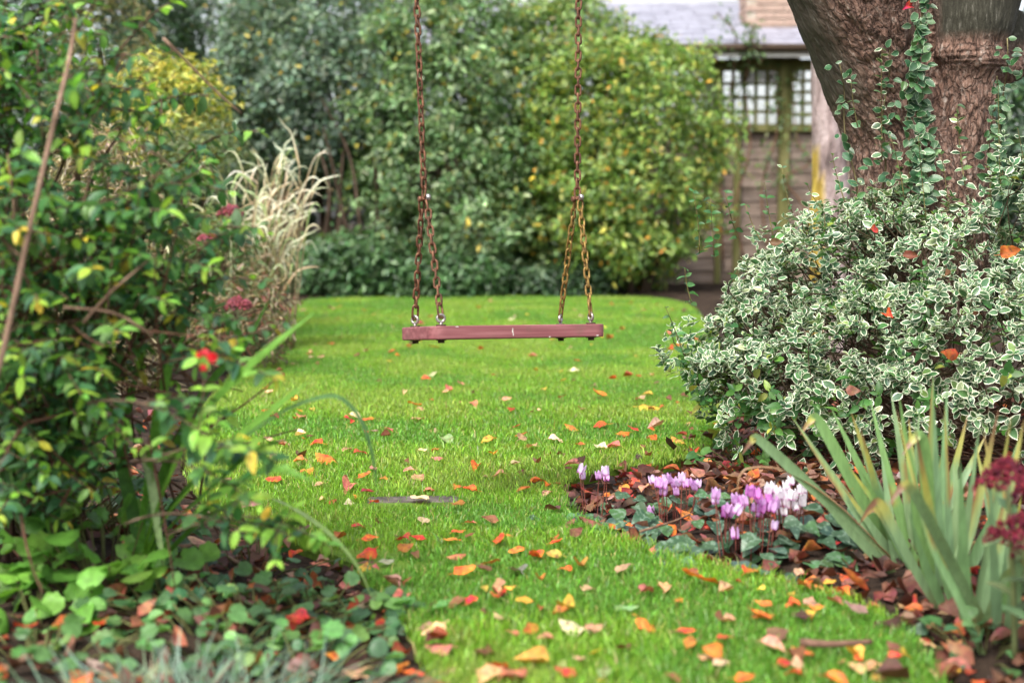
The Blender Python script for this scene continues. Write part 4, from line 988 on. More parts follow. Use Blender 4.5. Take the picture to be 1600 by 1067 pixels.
def lawn_zone(x, y):
    e = sdf(np.array([[x, y]]))[0]
    if math.hypot(x - STONE[0], y - STONE[1]) < .24: return 'beside the sunk grey stone'
    if e > -.13 and y < 3.6: return 'at the turf edge by the creeper bed' if x < 0.02 else ('at the turf edge by the cyclamen' if y > 2.7 else 'at the turf edge by the irises')
    if y > 7: return 'far back on the lawn near the hedge'
    if y > 4.6: return 'on the open lawn well behind the swing'
    if y > 3.7: return 'on the lawn level with the variegated shrub'
    return 'on the lawn straight under the swing' if y > 2.95 else 'on the near lawn between the two beds'
def on_lawn(px, py, w, key):
    p = G(px, py, .016); s_ = w / FPX * p[1] * 1.14 * random.uniform(.9, 1.1)
    if p[1] > 8: p[2] = .03
    fallen(p, s_, key, lawn_zone(p[0], p[1]))
for (px, py, w, key) in LV: on_lawn(px, py, w, key); nlawn += 1
keys = [O, O, RO, YL, YL, TN, TN, PK, CR, BN, RD]
while nlawn < 185:
    py = random.choice([random.uniform(470, 560), random.uniform(560, 720), random.uniform(720, 1000)]); px = random.uniform(400, 1300)
    p = G(px, py)
    if sdf(p[None, :2])[0] > -.05: continue
    sc_ = (py - 344) / 68.0; w = random.uniform(3.0, 5.6) * sc_ * .85
    on_lawn(px, py, w, random.choice(keys)); nlawn += 1
xs = Leaves('litter')
for k in range(420):
    py = random.choice([random.uniform(468, 560), random.uniform(560, 740), random.uniform(620, 1060)]); px = random.uniform(400, 1420); p = G(px, py, .012); e_ = sdf(p[None, :2])[0]
    if e_ > -.01 or (e_ < -.35 and random.random() < .45): continue
    a = random.uniform(0, 6.3); xs.add(p, (math.cos(a), math.sin(a), random.gauss(0, .15)), (random.gauss(0, .3), random.gauss(-.2, .3), 1), random.uniform(.018, .045) * (1.3 if py < 560 else 1), jit(AC[random.choice([O, RO, RO, YL, TN, TN, PK, BN, BN, RD])], .25, .12))
xo = link('scattered_leaves', xs.merged(np.arange(len(xs.p)), (0, 0, 0), xs.arrays(), TM['litter']), M['fallen']); xo['kind'] = 'stuff'; xo['label'] = 'small bits of fallen leaf scattered thinly over the whole lawn'; xo['category'] = 'fallen leaves'
BED = [(973, 840, 40, RO), (1165, 842, 34, O), (876, 780, 24, GN), (949, 763, 22, O), (958, 809, 26, O), (898, 809, 28, RO), (995, 806, 24, BN), (1063, 846, 30, O), (1006, 774, 26, TN), (1020, 854, 38, RD), (1151, 770, 32, TN), (1228, 865, 36, BN), (1231, 898, 30, RO), (1248, 887, 28, TN), (1223, 850, 32, BN), (1325, 889, 42, RO), (1432, 939, 32, O), (1294, 898, 24, YL), (1301, 981, 40, YL), (1353, 983, 60, BN), (1406, 1007, 34, O), (1386, 1000, 38, DB), (1360, 957, 26, RD), (1443, 990, 30, TN), (1452, 963, 34, BN), (1496, 1031, 34, YL), (1343, 838, 28, RO), (1450, 1040, 50, TN), (900, 790, 22, BN), (930, 800, 26, DB), (1020, 730, 30, BN), (985, 738, 26, RD), (1055, 742, 34, BN), (1105, 838, 26, BN), (1530, 1050, 34, RO), (1480, 1055, 36, RD), (1410, 935, 30, TN), (1300, 860, 28, RD), (1270, 880, 26, BN), (1195, 872, 30, RO)]
for (px, py, w, key) in BED:
    p = G(px, py, .01); p[2] = gh(p[0], p[1]) + .022; fallen(p, w / FPX * p[1], key, 'on the dark soil of the cyclamen bed')
for k in range(30):
    px, py = random.uniform(880, 1560), random.uniform(725, 1060); p = G(px, py, .01)
    if sdf(p[None, :2])[0] < .03 or p[0] < 0: continue
    p[2] = gh(p[0], p[1]) + .02; fallen(p, random.uniform(.035, .065), random.choice([BN, BN, DB, RO, RD, O, TN]), 'on the dark soil of the cyclamen bed')
LB = [(250, 925, 40, BN), (20, 935, 50, RO), (90, 1010, 60, BN), (40, 1000, 54, RO), (300, 955, 44, O), (470, 970, 44, RD), (450, 975, 50, RO), (540, 975, 40, RD), (560, 1040, 50, TN), (620, 1025, 60, O), (650, 1040, 44, RO), (380, 770, 30, TN), (330, 760, 30, RD), (350, 720, 26, PK), (590, 960, 36, RO), (600, 985, 36, BN), (500, 870, 38, PK), (540, 905, 40, PK), (460, 850, 30, RO), (300, 855, 50, TN), (420, 880, 32, TN), (440, 905, 36, PK), (390, 930, 36, O), (230, 830, 34, RD), (160, 1000, 40, RO), (10, 880, 36, O), (560, 935, 34, TN), (520, 1020, 40, O)]
for (px, py, w, key) in LB:
    p = G(px, py, .01); p[2] = gh(p[0], p[1]) + .025; fallen(p, w / FPX * p[1], key, 'in the bed of creepers')
# leaves caught in the variegated shrub
for (px, py, d, w, key, lb) in [(1388, 490, 3.47, 30, RO, 'red-orange dead leaf caught on the front face of the variegated shrub'), (1366, 358, 3.62, 20, RD, 'red dead leaf caught high in the variegated shrub below the climber'), (1420, 400, 3.55, 26, BN, 'brown dead leaf caught in the variegated shrub under the red one'), (1490, 552, 3.45, 38, RO, 'large red-orange dead leaf caught in the variegated shrub above the irises'), (1575, 395, 3.6, 34, O, 'bright orange dead leaf caught in the top of the variegated shrub'),
                          (1480, 430, 3.5, 26, BN, 'brown dead leaf caught in the variegated shrub below the orange one'), (1525, 490, 3.5, 24, BN, 'small brown dead leaf deep in the variegated shrub'), (1210, 380, 3.75, 22, BN, 'brown dead leaf on the shoulder of the variegated shrub towards the summerhouse'), (1420, 10, 4.04, 24, RD, 'red leaf caught in the climber high in the tree fork'), (1330, 610, 3.5, 24, BN, 'brown dead leaf caught low in the variegated shrub behind the irises')]:
    fallen(P(px, py, d), w / FPX * d, key, '', up=(random.gauss(0, .3), -1, .4), label=lb, group='dead leaves caught in the shrub')
# the brown litter under them, beyond counting
ll = Leaves('litter')
LC = [(4, (.15, .058, .042)), (3, (.07, .034, .026)), (2, (.26, .105, .06)), (1.2, (.33, .19, .13)), (1.2, (.48, .14, .04)), (.8, (.32, .05, .035))]
n = 11000; cand = np.column_stack([RNG.uniform(-1.3, 2.2, n), RNG.uniform(1.7, 5.2, n)]); cand = cand[(cand[:, 0] > 0) | (RNG.random(n) < .6)]; s_ = sdf(cand); hh = ground_h(cand)
for (x, y), d_, h_ in zip(cand, s_, hh):
    if d_ < .01 and not (d_ > -.05 and random.random() < .15): continue
    if x < 0 and y > 3.6 and random.random() < .6: continue
    a = random.uniform(0, 6.3); ll.add((x, y, max(h_, 0.002 if d_ < 0 else -9) + random.uniform(.004, .024)), (math.cos(a), math.sin(a), random.gauss(0, .25)), (random.gauss(0, .4), random.gauss(0, .4), 1), random.uniform(.025, .06), jit(pick(LC), .3, .15))
lit = thing('leaf_litter', 'layer of brown rotting leaves covering the soil of the beds', 'leaf litter', (0, 0, 0)); 
arr = ll.arrays(); me = ll.merged(np.arange(len(ll.p)), (0, 0, 0), arr, TM['litter']); bpy.data.objects.remove(lit)
lit = link('leaf_litter', me, M['fallen']); lit['kind'] = 'stuff'; lit['label'] = 'layer of brown rotting leaves covering the soil of the beds'; lit['category'] = 'leaf litter'

# sticks on the ground
def stick(label, pts, r, col=(1.6, 1.3, 1.1)):
    mb = MB(); pp = smooth_path([P(*p) if len(p) == 3 else G(*p, .02) for p in pts], 10); mb.tube(pp, np.linspace(r, r * .6, 10), 7, col); tag(mb.build('fallen_stick', M['twig']), label, 'stick')
stick('pale bare stick lying on the soil behind the creepers', [(262, 856), (310, 854), (350, 868), (392, 890)], .007, (2.2, 1.9, 1.6))
stick('grey-brown flat stick lying on the lawn near the irises', [(1250, 1003), (1300, 1006), (1362, 1002)], .007, (1.3, 1.0, .9))
stick('thin dark twig lying among leaves under the magenta cyclamen', [(1000, 830), (1050, 815), (1085, 800)], .003)

# ------------------------------------------------------------------ left shrub (near)
sh = thing('loose_shrub', 'loose twiggy shrub with small oval leaves and a long bare cane', 'shrub', (-.85, 2.75, 0))
ls = Leaves('shrub'); tw = MB()
SP_ = [(5, (.065, .17, .055)), (3, (.06, .15, .075)), (3, (.10, .24, .055)), (1, (.14, .27, .05)), (.25, (.5, .41, .06))]
TIP = [(3, (.26, .46, .06)), (2, (.18, .37, .06)), (.5, (.52, .44, .05))]
def leafy(path, size, gap, tipn=2, droop=.2, pal=SP_, tippal=TIP):
    L = np.linalg.norm(np.diff(path, axis=0), axis=1); cum = np.concatenate([[0], np.cumsum(L)]); tot = cum[-1]; n = int(tot / gap); a0 = random.uniform(0, 3)
    for k in range(n + 1):
        s_ = tot - k * gap
        i = min(len(path) - 2, int(np.searchsorted(cum, s_, 'right')) - 1); i = max(i, 0); t = (s_ - cum[i]) / max(L[i], 1e-6); p0 = path[i] + (path[i + 1] - path[i]) * t; d = nz(path[i + 1] - path[i])
        a = perp(d) if k % 2 == 0 else np.cross(d, a)
        a = nz(a * np.array((1, 1, .35)))
        tip = k < tipn and random.random() < .65
        for q in (-1, 1):
            if random.random() < .12: continue
            dr = nz(a * q + d * (.35 if k else .9) + np.array((0, 0, -droop)) + rdir() * .25)
            ls.add(p0, dr, nz(np.array((random.gauss(0, .3), random.gauss(-.25, .3), 1))), size * random.uniform(.7, 1.2) * (.75 if k == 0 else 1), jit(pick(tippal if tip else pal), .22, .12))
targets = [(20, 60, 2.4), (60, 40, 2.45), (110, 90, 2.35), (35, 150, 2.35), (130, 20, 2.5), (10, 110, 2.3), (20, 20, 2.5), (90, 10, 2.4), (160, 55, 2.3), (215, 90, 2.3), (235, 140, 2.25), (330, 150, 2.45), (405, 205, 2.5), (120, 140, 2.2), (300, 290, 2.25), (360, 300, 2.3), (400, 355, 2.35), (260, 330, 2.2), (180, 330, 2.2), (80, 310, 2.2), (30, 360, 2.1), (220, 400, 2.2), (330, 420, 2.25), (410, 440, 2.35), (140, 420, 2.15), (60, 470, 2.15), (260, 470, 2.2), (370, 500, 2.3), (190, 520, 2.15), (100, 560, 2.2), (40, 590, 2.15), (160, 640, 2.2), (60, 690, 2.25), (150, 720, 2.3), (420, 715, 2.25), (30, 770, 2.3), (110, 790, 2.4), (10, 480, 2.2), (60, 380, 2.3), (110, 470, 2.25), (40, 540, 2.25), (150, 380, 2.3), (120, 650, 2.3), (20, 640, 2.3), (90, 700, 2.35), (200, 450, 2.3), (70, 250, 2.4), (140, 180, 2.4), (20, 690, 2.25), (75, 745, 2.25), (360, 560, 2.3), (160, 580, 2.2), (330, 340, 2.3)]
stems_done = 0
for ti, (px, py, d) in enumerate(targets):
    T_ = P(px, py, d); bx = T_[0] * .35 - .72 + random.gauss(0, .08); b = np.array((bx, 2.72 + random.gauss(0, .12), .0)); b[2] = gh(b[0], b[1]) - .02
    m = np.array((b[0] * .6 + T_[0] * .4 - .05, b[1] * .75 + T_[1] * .25, max(T_[2] * 1.02, .1) + .05)); path = bez(b, m + rdir() * .05, T_, 14)
    mb = MB(); mb.tube(path, np.linspace(.0055 if ti % 3 else .008, .0015, 14), 6, (.95, .85, .75)); mb.build('branch', M['twig'], sh)
    leafy(path[9:], random.uniform(.028, .036), .018)
    for k in range((9 if py < 250 else 13) if px < 170 else 7):
        t = random.uniform(.6 if px > 170 else .42, .97); i = int(t * 13); p0 = path[i]; dd = nz(path[i] - path[i - 1] + rdir() * .75 + np.array((0.05, -.2, .12))); L_ = random.uniform(.06, .17)
        tp = bez(p0, p0 + dd * L_ * .6, p0 + dd * L_ + np.array((0, 0, random.uniform(-.04, .03))), 6); tw.tube(tp, np.linspace(.002, .0009, 6), 4, (1.0, .8, .7)); leafy(tp[1:], random.uniform(.020, .034), .0175)
for (px, py, d) in [(335, 690, 2.05), (440, 725, 2.1), (405, 790, 2.1), (455, 838, 2.15), (508, 850, 2.2), (425, 590, 2.2), (385, 835, 2.15)]:
    T_ = P(px, py, d); b = T_ + np.array((-.22, .12, random.uniform(-.12, .06))); path = bez(b, (b + T_) / 2 + np.array((0, 0, .05)), T_, 10)
    mb = MB(); mb.tube(path, np.linspace(.0022, .001, 10), 5, (.95, .85, .75)); mb.build('branch', M['twig'], sh)
    leafy(path[5:], random.uniform(.030, .038), .017, 3)
    for k in range(3):
        p0 = path[random.randint(3, 8)]; dd = nz(rdir() + np.array((.4, -.2, .2))); L_ = random.uniform(.04, .1); tp = bez(p0, p0 + dd * L_ * .6, p0 + dd * L_, 5); tw.tube(tp, np.linspace(.0013, .0008, 5), 4, (1, .9, .7)); leafy(tp[1:], random.uniform(.026, .034), .0165, 3)
# dead brown twigs in the heart of it
for k in range(170):
    c = P(random.uniform(-20, 330), random.uniform(430, 800), random.uniform(2.3, 2.75)); dd = nz(rdir() + np.array((0, 0, .5))); L_ = random.uniform(.1, .3)
    tw.tube(bez(c, c + dd * L_ * .5 + rdir() * .02, c + dd * L_, 5), np.linspace(.0028, .001, 5), 4, (.9, .6, .5))
ls.emit(sh, M['leaf'], 290)
o = tw.build('twigs', M['twig'], sh); o['kind'] = 'stuff'
mb = MB(); mb.tube(smooth_path([P(-40, 700, 2.05), P(0, 570, 2.05), P(48, 350, 2.1), P(85, 190, 2.15), P(108, 95, 2.2), P(118, 30, 2.25)], 16), np.linspace(.0052, .0032, 16), 8, (1.7, 1.5, 1.35)); mb.build('cane', M['twig'], sh)
for pts in ([(30, 400, 2.15), (10, 380, 2.15), (-20, 355, 2.1)], [(15, 395, 2.3), (22, 330, 2.3), (12, 240, 2.3)], [(130, 505, 2.2), (170, 460, 2.2), (240, 400, 2.2)], [(100, 480, 2.2), (180, 490, 2.2), (240, 525, 2.2)], [(255, 60, 2.45), (300, 105, 2.45), (345, 150, 2.45), (378, 178, 2.45)], [(215, 225, 2.35), (255, 250, 2.35), (285, 280, 2.35)]):
    mb = MB(); mb.tube(smooth_path([P(*p) for p in pts], 10), np.linspace(.003, .0016, 10), 6, (1.4, 1.2, 1.05)); mb.build('branch', M['twig'], sh)
# red flower in the shrub
fl = thing('red_flower', 'small scarlet flower among the leaves of the loose twiggy shrub', 'flower', P(330, 562, 2.05)); ll = Leaves('round')
for k in range(7): ll.add(P(330 + random.gauss(0, 7), 562 + random.gauss(0, 7), 2.05), nz(rdir() + np.array((0, -.4, .2))), (0, -1, .3), random.uniform(.009, .014), jit((.55, .012, .018), .15))
ll.emit(fl, M['petal'], 20, part='petal')

# ------------------------------------------------------------------ left bed: low plants
def low_plant(name, label, px, py, kind, n, rad, size, pal, mat='leaf', hmax=.09, cat='plant', group=None, d=None):
    c = G(px, py, 0) if d is None else P(px, py, d); c[2] = gh(c[0], c[1]); root = thing(name, label, cat, c, group); ll = Leaves(kind); mb = MB()
    for k in range(n):
        a = random.uniform(0, 6.3); r_ = rad * math.sqrt(random.random()); p = np.array((c[0] + r_ * math.cos(a), c[1] + r_ * math.sin(a) * .75, 0)); p[2] = gh(p[0], p[1]) + random.uniform(.35, 1) * hmax * (1.15 - .6 * r_ / rad)
        dr = nz(np.array((math.cos(a), math.sin(a) * .7 - .35, random.uniform(-.45, .45)))); ll.add(p, dr, nz(np.array((random.gauss(0, .45), -.45 + random.gauss(0, .4), 1))), size * random.uniform(.6, 1.2), jit(pick(pal), .2, .1))
        g0 = np.array((c[0] + (p[0] - c[0]) * .4, c[1] + (p[1] - c[1]) * .4, c[2] - .01)); mb.tube(bez(g0, (g0 + p) / 2 + np.array((0, 0, .01)), p, 5), .0016, 4, (.9, 1.3, .6))
    ll.emit(root, M[mat], 300); mb.build('stems', M['twig'], root)
    return root
LGN = [(3, (.16, .36, .055)), (2, (.13, .31, .05)), (1, (.21, .42, .08))]
DGN = [(3, (.06, .145, .06)), (2, (.09, .20, .07)), (1.4, (.13, .26, .09))]
low_plant('broad_leaf_plant', 'rosette of broad bright green scalloped leaves at the foot of the strap leaves', 165, 945, 'round', 64, .18, .052, LGN, hmax=.16)
low_plant('broad_leaf_plant', 'single low tuft of broad bright green leaves beside brown litter', 62, 985, 'round', 12, .08, .058, LGN, hmax=.07)
low_plant('creeping_plant', 'dark green round-leaved creeper at the corner of the lawn edge', 500, 950, 'round', 42, .2, .034, DGN, hmax=.065, group='low creeping plants in the creeper bed')
low_plant('creeping_plant', 'dark green round-leaved creeper just behind the grey fescue tuft', 400, 985, 'round', 40, .22, .034, DGN, hmax=.07, group='low creeping plants in the creeper bed')
low_plant('creeping_plant', 'green small-leaved creeper between the strap leaves and the lawn', 400, 880, 'round', 22, .17, .03, [(2, (.06, .16, .045)), (2, (.04, .11, .045))], hmax=.08, group='low creeping plants in the creeper bed')
low_plant('creeping_plant', 'small-leaved creeper under the bare pale stick', 345, 935, 'round', 22, .17, .03, DGN, hmax=.07, group='low creeping plants in the creeper bed')
low_plant('creeping_plant', 'dark low creeper between the two iris clumps and the sedum', 1535, 1000, 'heart', 40, .16, .03, DGN, hmax=.05, group='low creeping plants in the cyclamen bed')
low_plant('creeping_plant', 'sparse green creeper under the skirt of the variegated shrub', 1180, 735, 'heart', 30, .2, .034, [(2, (.05, .14, .04)), (1, (.08, .2, .05))], hmax=.1, group='low creeping plants in the cyclamen bed')
low_plant('periwinkle', 'small oval-leaved evergreen crowding the foot of the loose twiggy shrub', 75, 850, 'shrub', 130, .24, .042, [(3, (.04, .13, .04)), (2, (.08, .2, .04)), (.7, (.16, .32, .05))], hmax=.26)
low_plant('periwinkle', 'small oval-leaved evergreen at the base of the strap leaves', 195, 850, 'shrub', 60, .16, .036, [(3, (.035, .10, .045)), (2, (.05, .14, .045))], hmax=.14)
low_plant('grey_leaf_plant', 'low plant with one large pale grey-green felted leaf', 215, 1015, 'round', 3, .05, .055, [(1, (.24, .31, .19))], hmax=.07, d=2.0)
for (x_, y_, lab) in [(60, 1045, 'green creeper spilling over brown litter at the end of the fescue'), (255, 968, 'green creeper under the broad scalloped leaves'), (345, 1020, 'round-leaved creeper mixed into the fescue'), (575, 955, 'round-leaved creeper lapping over the turf corner'), (480, 1035, 'round-leaved creeper between the fescue and the turf')]:
    low_plant('creeping_plant', lab, x_, y_, 'round', 34, .17, .032, [(2, (.12, .27, .08)), (2, (.09, .20, .08)), (1.3, (.18, .35, .10))], hmax=.06, group='low creeping plants in the creeper bed')
# blue-grey fescue at the very front
fs = thing('fescue_grass', 'blue-grey fine-bladed fescue tuft in front of the creepers', 'grass tuft', (-.46, 1.8, 0)); mb = MB()
for k in range(560):
    a = random.uniform(0, 6.3); r_ = .26 * math.sqrt(random.random()); b = np.array((-.42 + r_ * math.cos(a) * 1.0, 1.84 + r_ * math.sin(a) * .55, .0)); dd = nz(np.array((math.cos(a) * r_ * 3.2, math.sin(a) * r_ * 2, .7)) + rdir() * .45); L_ = random.uniform(.06, .135)
    mb.ribbon(bez(b, b + dd * L_ * .6, b + dd * L_ + np.array((dd[0], dd[1], -.6)) * .03, 4), np.array((.002, .0022, .0018, .0004)), (0.1, -1, .3), .1, jit(pick([(3, (.10, .18, .12)), (2, (.15, .23, .16)), (2, (.07, .15, .07)), (.5, (.3, .28, .18))]), .25, .08))
o = mb.build('blades', M['iris'], fs); o['kind'] = 'stuff'

# ------------------------------------------------------------------ background planting
def bush(name, label, c, rad, n, size, pal, kind='far', mat='far_leaf', nlobe=4.0, amp=.5, base=.0, stems=5, seed=0, cat='shrub', front=True, upw=.35, inner=.35, parts=0, group=None, yel=0.0):
    """a crown of leaf shoots on a lumpy mound, on several stems"""
    random.seed(seed); c = np.asarray(c, float); rad = np.asarray(rad, float); root = thing(name, label, cat, (c[0], c[1], 0), group)
    r = np.random.default_rng(seed); m = n // 6
    q = nz(r.normal(size=(int(m * 2.2), 3)))
    if front: q = q[(q[:, 1] < .45) | (r.random(len(q)) < .2)]
    q = q[:m]; m = len(q); q = q / ((np.abs(q) ** 2.7).sum(1) ** (1 / 2.7))[:, None]; sf = c + q * rad; nr = nz(q / rad)
    lump = fbm(sf * nlobe / max(rad) + seed, 3, seed) - .5; lump2 = fbm(sf * 5 + seed, 2, seed + 5) - .5
    dep = np.where(r.random(m) < inner, r.uniform(.05, .5, m), r.uniform(0, .06, m)) - np.where(r.random(m) < .1, r.uniform(0, .28, m), 0)
    pos = sf + nr * ((lump * amp + lump2 * .22 - dep) * rad.min())[:, None]
    keep = (pos[:, 2] > base) & (vnoise(pos * 4.5 + seed, seed + 9) > .27); pos = pos[keep]; nr = nr[keep]; m = len(pos)
    d = nz(nr * .7 + np.array((0, -.1, upw)) + r.normal(0, .4, (m, 3)))
    ll = Leaves(kind); k6 = 6
    P0 = np.repeat(pos, k6, 0) + r.normal(0, size * .55, (m * k6, 3)); D0 = np.repeat(d, k6, 0)
    side = nz(np.cross(D0, nz(r.normal(size=(m * k6, 3))))); dr = nz(side + D0 * r.uniform(.1, .9, (m * k6, 1)) + np.array((0, 0, -.15))); nn = nz(D0 * .8 + np.array((0, -.1, .7)) + r.normal(0, .5, (m * k6, 3)))
    w = np.array([p_[0] for p_ in pal], float); ci = r.choice(len(pal), m * k6, p=w / w.sum()); C0 = np.array([p_[1] for p_ in pal])[ci]
    clump = np.repeat(np.exp(r.normal(0, .2, m)), k6)[:, None]
    C0 = C0 * np.exp(r.normal(0, .18, (m * k6, 1))) * np.exp(r.normal(0, .07, (m * k6, 3))) * clump
    ll.extend(P0, dr, nn, size * r.uniform(.65, 1.2, m * k6), C0); ll.emit(root, M[mat], parts)
    for k in range(stems):
        a = random.uniform(0, 6.3); b = np.array((c[0] + rad[0] * .25 * math.cos(a), c[1] + rad[1] * .25 * math.sin(a), -.05)); e = c + rad * np.array((math.cos(a) * .6, math.sin(a) * .5, random.uniform(.1, .6)))
        pp = bez(b, (b + e) / 2 + rdir() * .15, e, 10); mb = MB(); r0 = .022 + .012 * max(rad); mb.tube(pp, np.linspace(r0, r0 * .3, 10), 7, (.7, .65, .55)); mb.build('stem', M['twig'], root)
        for j in range(3):
            i = random.randint(4, 8); f = pp[i] + rad * rdir() * .45; mb = MB(); mb.tube(bez(pp[i], (pp[i] + f) / 2 + rdir() * .08, f, 6), np.linspace(r0 * .4, r0 * .12, 6), 5, (.75, .7, .6)); mb.build('branch', M['twig'], root)
    return root
BLU = [(4, (.12, .19, .135)), (3, (.17, .25, .17)), (2, (.075, .135, .08)), (1.8, (.27, .35, .25)), (.2, (.5, .4, .08))]
MID = [(4, (.14, .24, .105)), (3, (.20, .31, .14)), (2, (.08, .15, .06)), (1.8, (.32, .42, .23)), (.4, (.52, .43, .09))]
YG2 = [(4, (.16, .26, .075)), (3, (.24, .34, .10)), (2.5, (.09, .17, .055)), (1, (.38, .40, .12)), (.4, (.55, .42, .08))]
YGR = [(4, (.20, .31, .07)), (3, (.28, .38, .09)), (3, (.11, .20, .055)), (.9, (.48, .45, .10)), (.25, (.62, .34, .05))]
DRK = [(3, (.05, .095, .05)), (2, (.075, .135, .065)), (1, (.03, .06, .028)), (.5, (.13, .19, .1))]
XB = lambda px, d: (px - 800) / FPX * d
ZB = lambda py, d: CAM_H + (344 - py) / FPX * d
def wrap_bush(name, label, x0, x1, ytop, d, depth, n, size, pal, zlow=0.0, **kw):
    X0, X1, Z1 = XB(x0, d), XB(x1, d), ZB(ytop, d); c = ((X0 + X1) / 2, d, (Z1 * .92 + zlow) / 2); return bush(name, label, c, ((X1 - X0) / 2 * .95, depth, (Z1 * .92 - zlow) / 2 * 1.02), n, size, pal, **kw)
wrap_bush('hedge_shrub', 'tall mid-green shrub behind the rust-brown swing chains', 560, 850, -30, 13.6, .85, 27000, .075, MID, zlow=.1, seed=1, amp=.95)
wrap_bush('hedge_shrub', 'tall yellow-green shrub with orange leaves behind the ochre swing chains', 735, 1000, -30, 13.9, .8, 21000, .07, YG2, zlow=.2, seed=2, amp=.9)
wrap_bush('hedge_shrub', 'rounded yellow-green shrub in front of the summerhouse corner', 835, 1112, 48, 13.3, .85, 22000, .07, YGR, zlow=.25, seed=22, amp=.95)
wrap_bush('hedge_shrub', 'dusky blue-green shrub arching over the dark hollow beside the pale grass', 360, 640, -50, 13.9, .9, 23000, .07, BLU, zlow=1.15, seed=3, stems=9, amp=.75)
wrap_bush('hedge_shrub', 'tall grey-green shrub at the top behind the yellow-leaved bush', 200, 480, -200, 15.0, .9, 20000, .075, BLU, seed=4)
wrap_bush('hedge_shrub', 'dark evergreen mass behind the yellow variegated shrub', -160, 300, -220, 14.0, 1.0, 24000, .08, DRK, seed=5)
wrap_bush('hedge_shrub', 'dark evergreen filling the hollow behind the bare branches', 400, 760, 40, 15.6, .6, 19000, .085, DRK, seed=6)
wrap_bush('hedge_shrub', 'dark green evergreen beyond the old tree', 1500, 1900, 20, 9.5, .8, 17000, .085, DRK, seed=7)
wrap_bush('hedge_shrub', 'tall dark hedge standing farthest back behind the other evergreens', -330, 470, -260, 17.0, .7, 32000, .15, DRK, seed=30)
wrap_bush('yellow_shrub', 'yellow variegated shrub glowing behind the loose twiggy shrub', 185, 355, 72, 8.6, .35, 5200, .05, [(4, (.50, .46, .09)), (3, (.34, .38, .08)), (2, (.12, .19, .05)), (1, (.6, .55, .22))], zlow=.9, seed=8)
wrap_bush('feathery_shrub', 'soft feathery olive shrub below the yellow variegated one', 225, 405, 180, 8.2, .35, 5200, .05, [(3, (.14, .19, .08)), (2, (.18, .22, .10)), (1, (.1, .15, .06))], seed=9, kind='lance')
wrap_bush('olive_shrub', 'brownish olive shrub behind the top of the bare cane', 80, 260, -60, 9.6, .4, 5500, .055, [(3, (.17, .17, .06)), (2, (.22, .18, .09)), (2, (.10, .13, .04)), (1, (.32, .27, .12))], seed=10, kind='lance')
wrap_bush('low_evergreen', 'low glossy dark green ground-hugging evergreen at the foot of the tall hedge', 460, 640, 372, 12.95, .4, 6000, .085, [(3, (.08, .16, .065)), (2, (.13, .22, .10)), (1, (.04, .085, .035))], seed=12, stems=3, amp=1.2)
wrap_bush('low_evergreen', 'small low glossy evergreen behind the rust-brown swing chains', 610, 790, 405, 12.85, .33, 4200, .085, [(3, (.07, .145, .055)), (2, (.11, .2, .09)), (1, (.04, .085, .035))], seed=42, stems=3, amp=1.2)
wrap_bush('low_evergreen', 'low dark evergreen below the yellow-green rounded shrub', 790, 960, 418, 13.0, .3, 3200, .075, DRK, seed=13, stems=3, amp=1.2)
wrap_bush('low_evergreen', 'low green shrub beside the base of the pale grass', 180, 420, 330, 7.4, .35, 4200, .05, [(2, (.10, .16, .05)), (1, (.16, .19, .07)), (1, (.26, .22, .12))], seed=14, stems=3)
wrap_bush('dry_perennial', 'dry beige seed-headed perennial glimpsed through the loose twiggy shrub', 60, 260, 190, 5.6, .3, 3600, .05, [(3, (.40, .32, .21)), (2, (.28, .21, .13)), (2, (.14, .16, .06)), (1, (.55, .48, .36))], seed=15, kind='lance', stems=4)
wrap_bush('dry_perennial', 'dry brown perennial thicket at the lawn edge under the pale grass', 300, 450, 420, 6.6, .25, 2200, .04, [(2, (.34, .27, .18)), (2, (.16, .16, .08)), (1, (.3, .12, .09))], seed=16, kind='lance', stems=4)
random.seed(321)
# bare branches in the dark hollow
hb = thing('bare_shrub', 'leafless grey branching shrub in the dark hollow beside the hedge', 'shrub', (XB(555, 13.2), 13.2, 0))
for pts in ([(570, 440), (560, 330), (545, 240), (500, 150)], [(575, 440), (590, 320), (580, 200), (600, 130)], [(560, 430), (535, 330), (520, 260), (505, 200)], [(530, 400), (532, 300), (538, 215)], [(545, 390), (580, 370), (610, 355)], [(580, 360), (620, 300), (660, 230)], [(505, 390), (515, 300), (498, 230)]):
    mb = MB(); mb.tube(smooth_path([P(x, y, 13.05 + random.uniform(-.1, .1)) for x, y in pts], 12), np.linspace(.024, .008, 12), 6, (.6, .55, .5)); mb.build('branch', M['twig'], hb)
mb = MB(); mb.box(P(516, 262, 16.6), (.16, .03, .28)); bp_ = tag(mb.build('painted_panel', M['bluegrey']), 'blue-grey panel glimpsed through the dark hollow', 'panel')
for k in range(4):
    mb = MB(); c = P(516, 262, 16.55); mb.box(c + np.array((-.12 + .08 * k, 0, 0)), (.012, .014, .29)); mb.build('slat', M['bluegrey'], bp_)

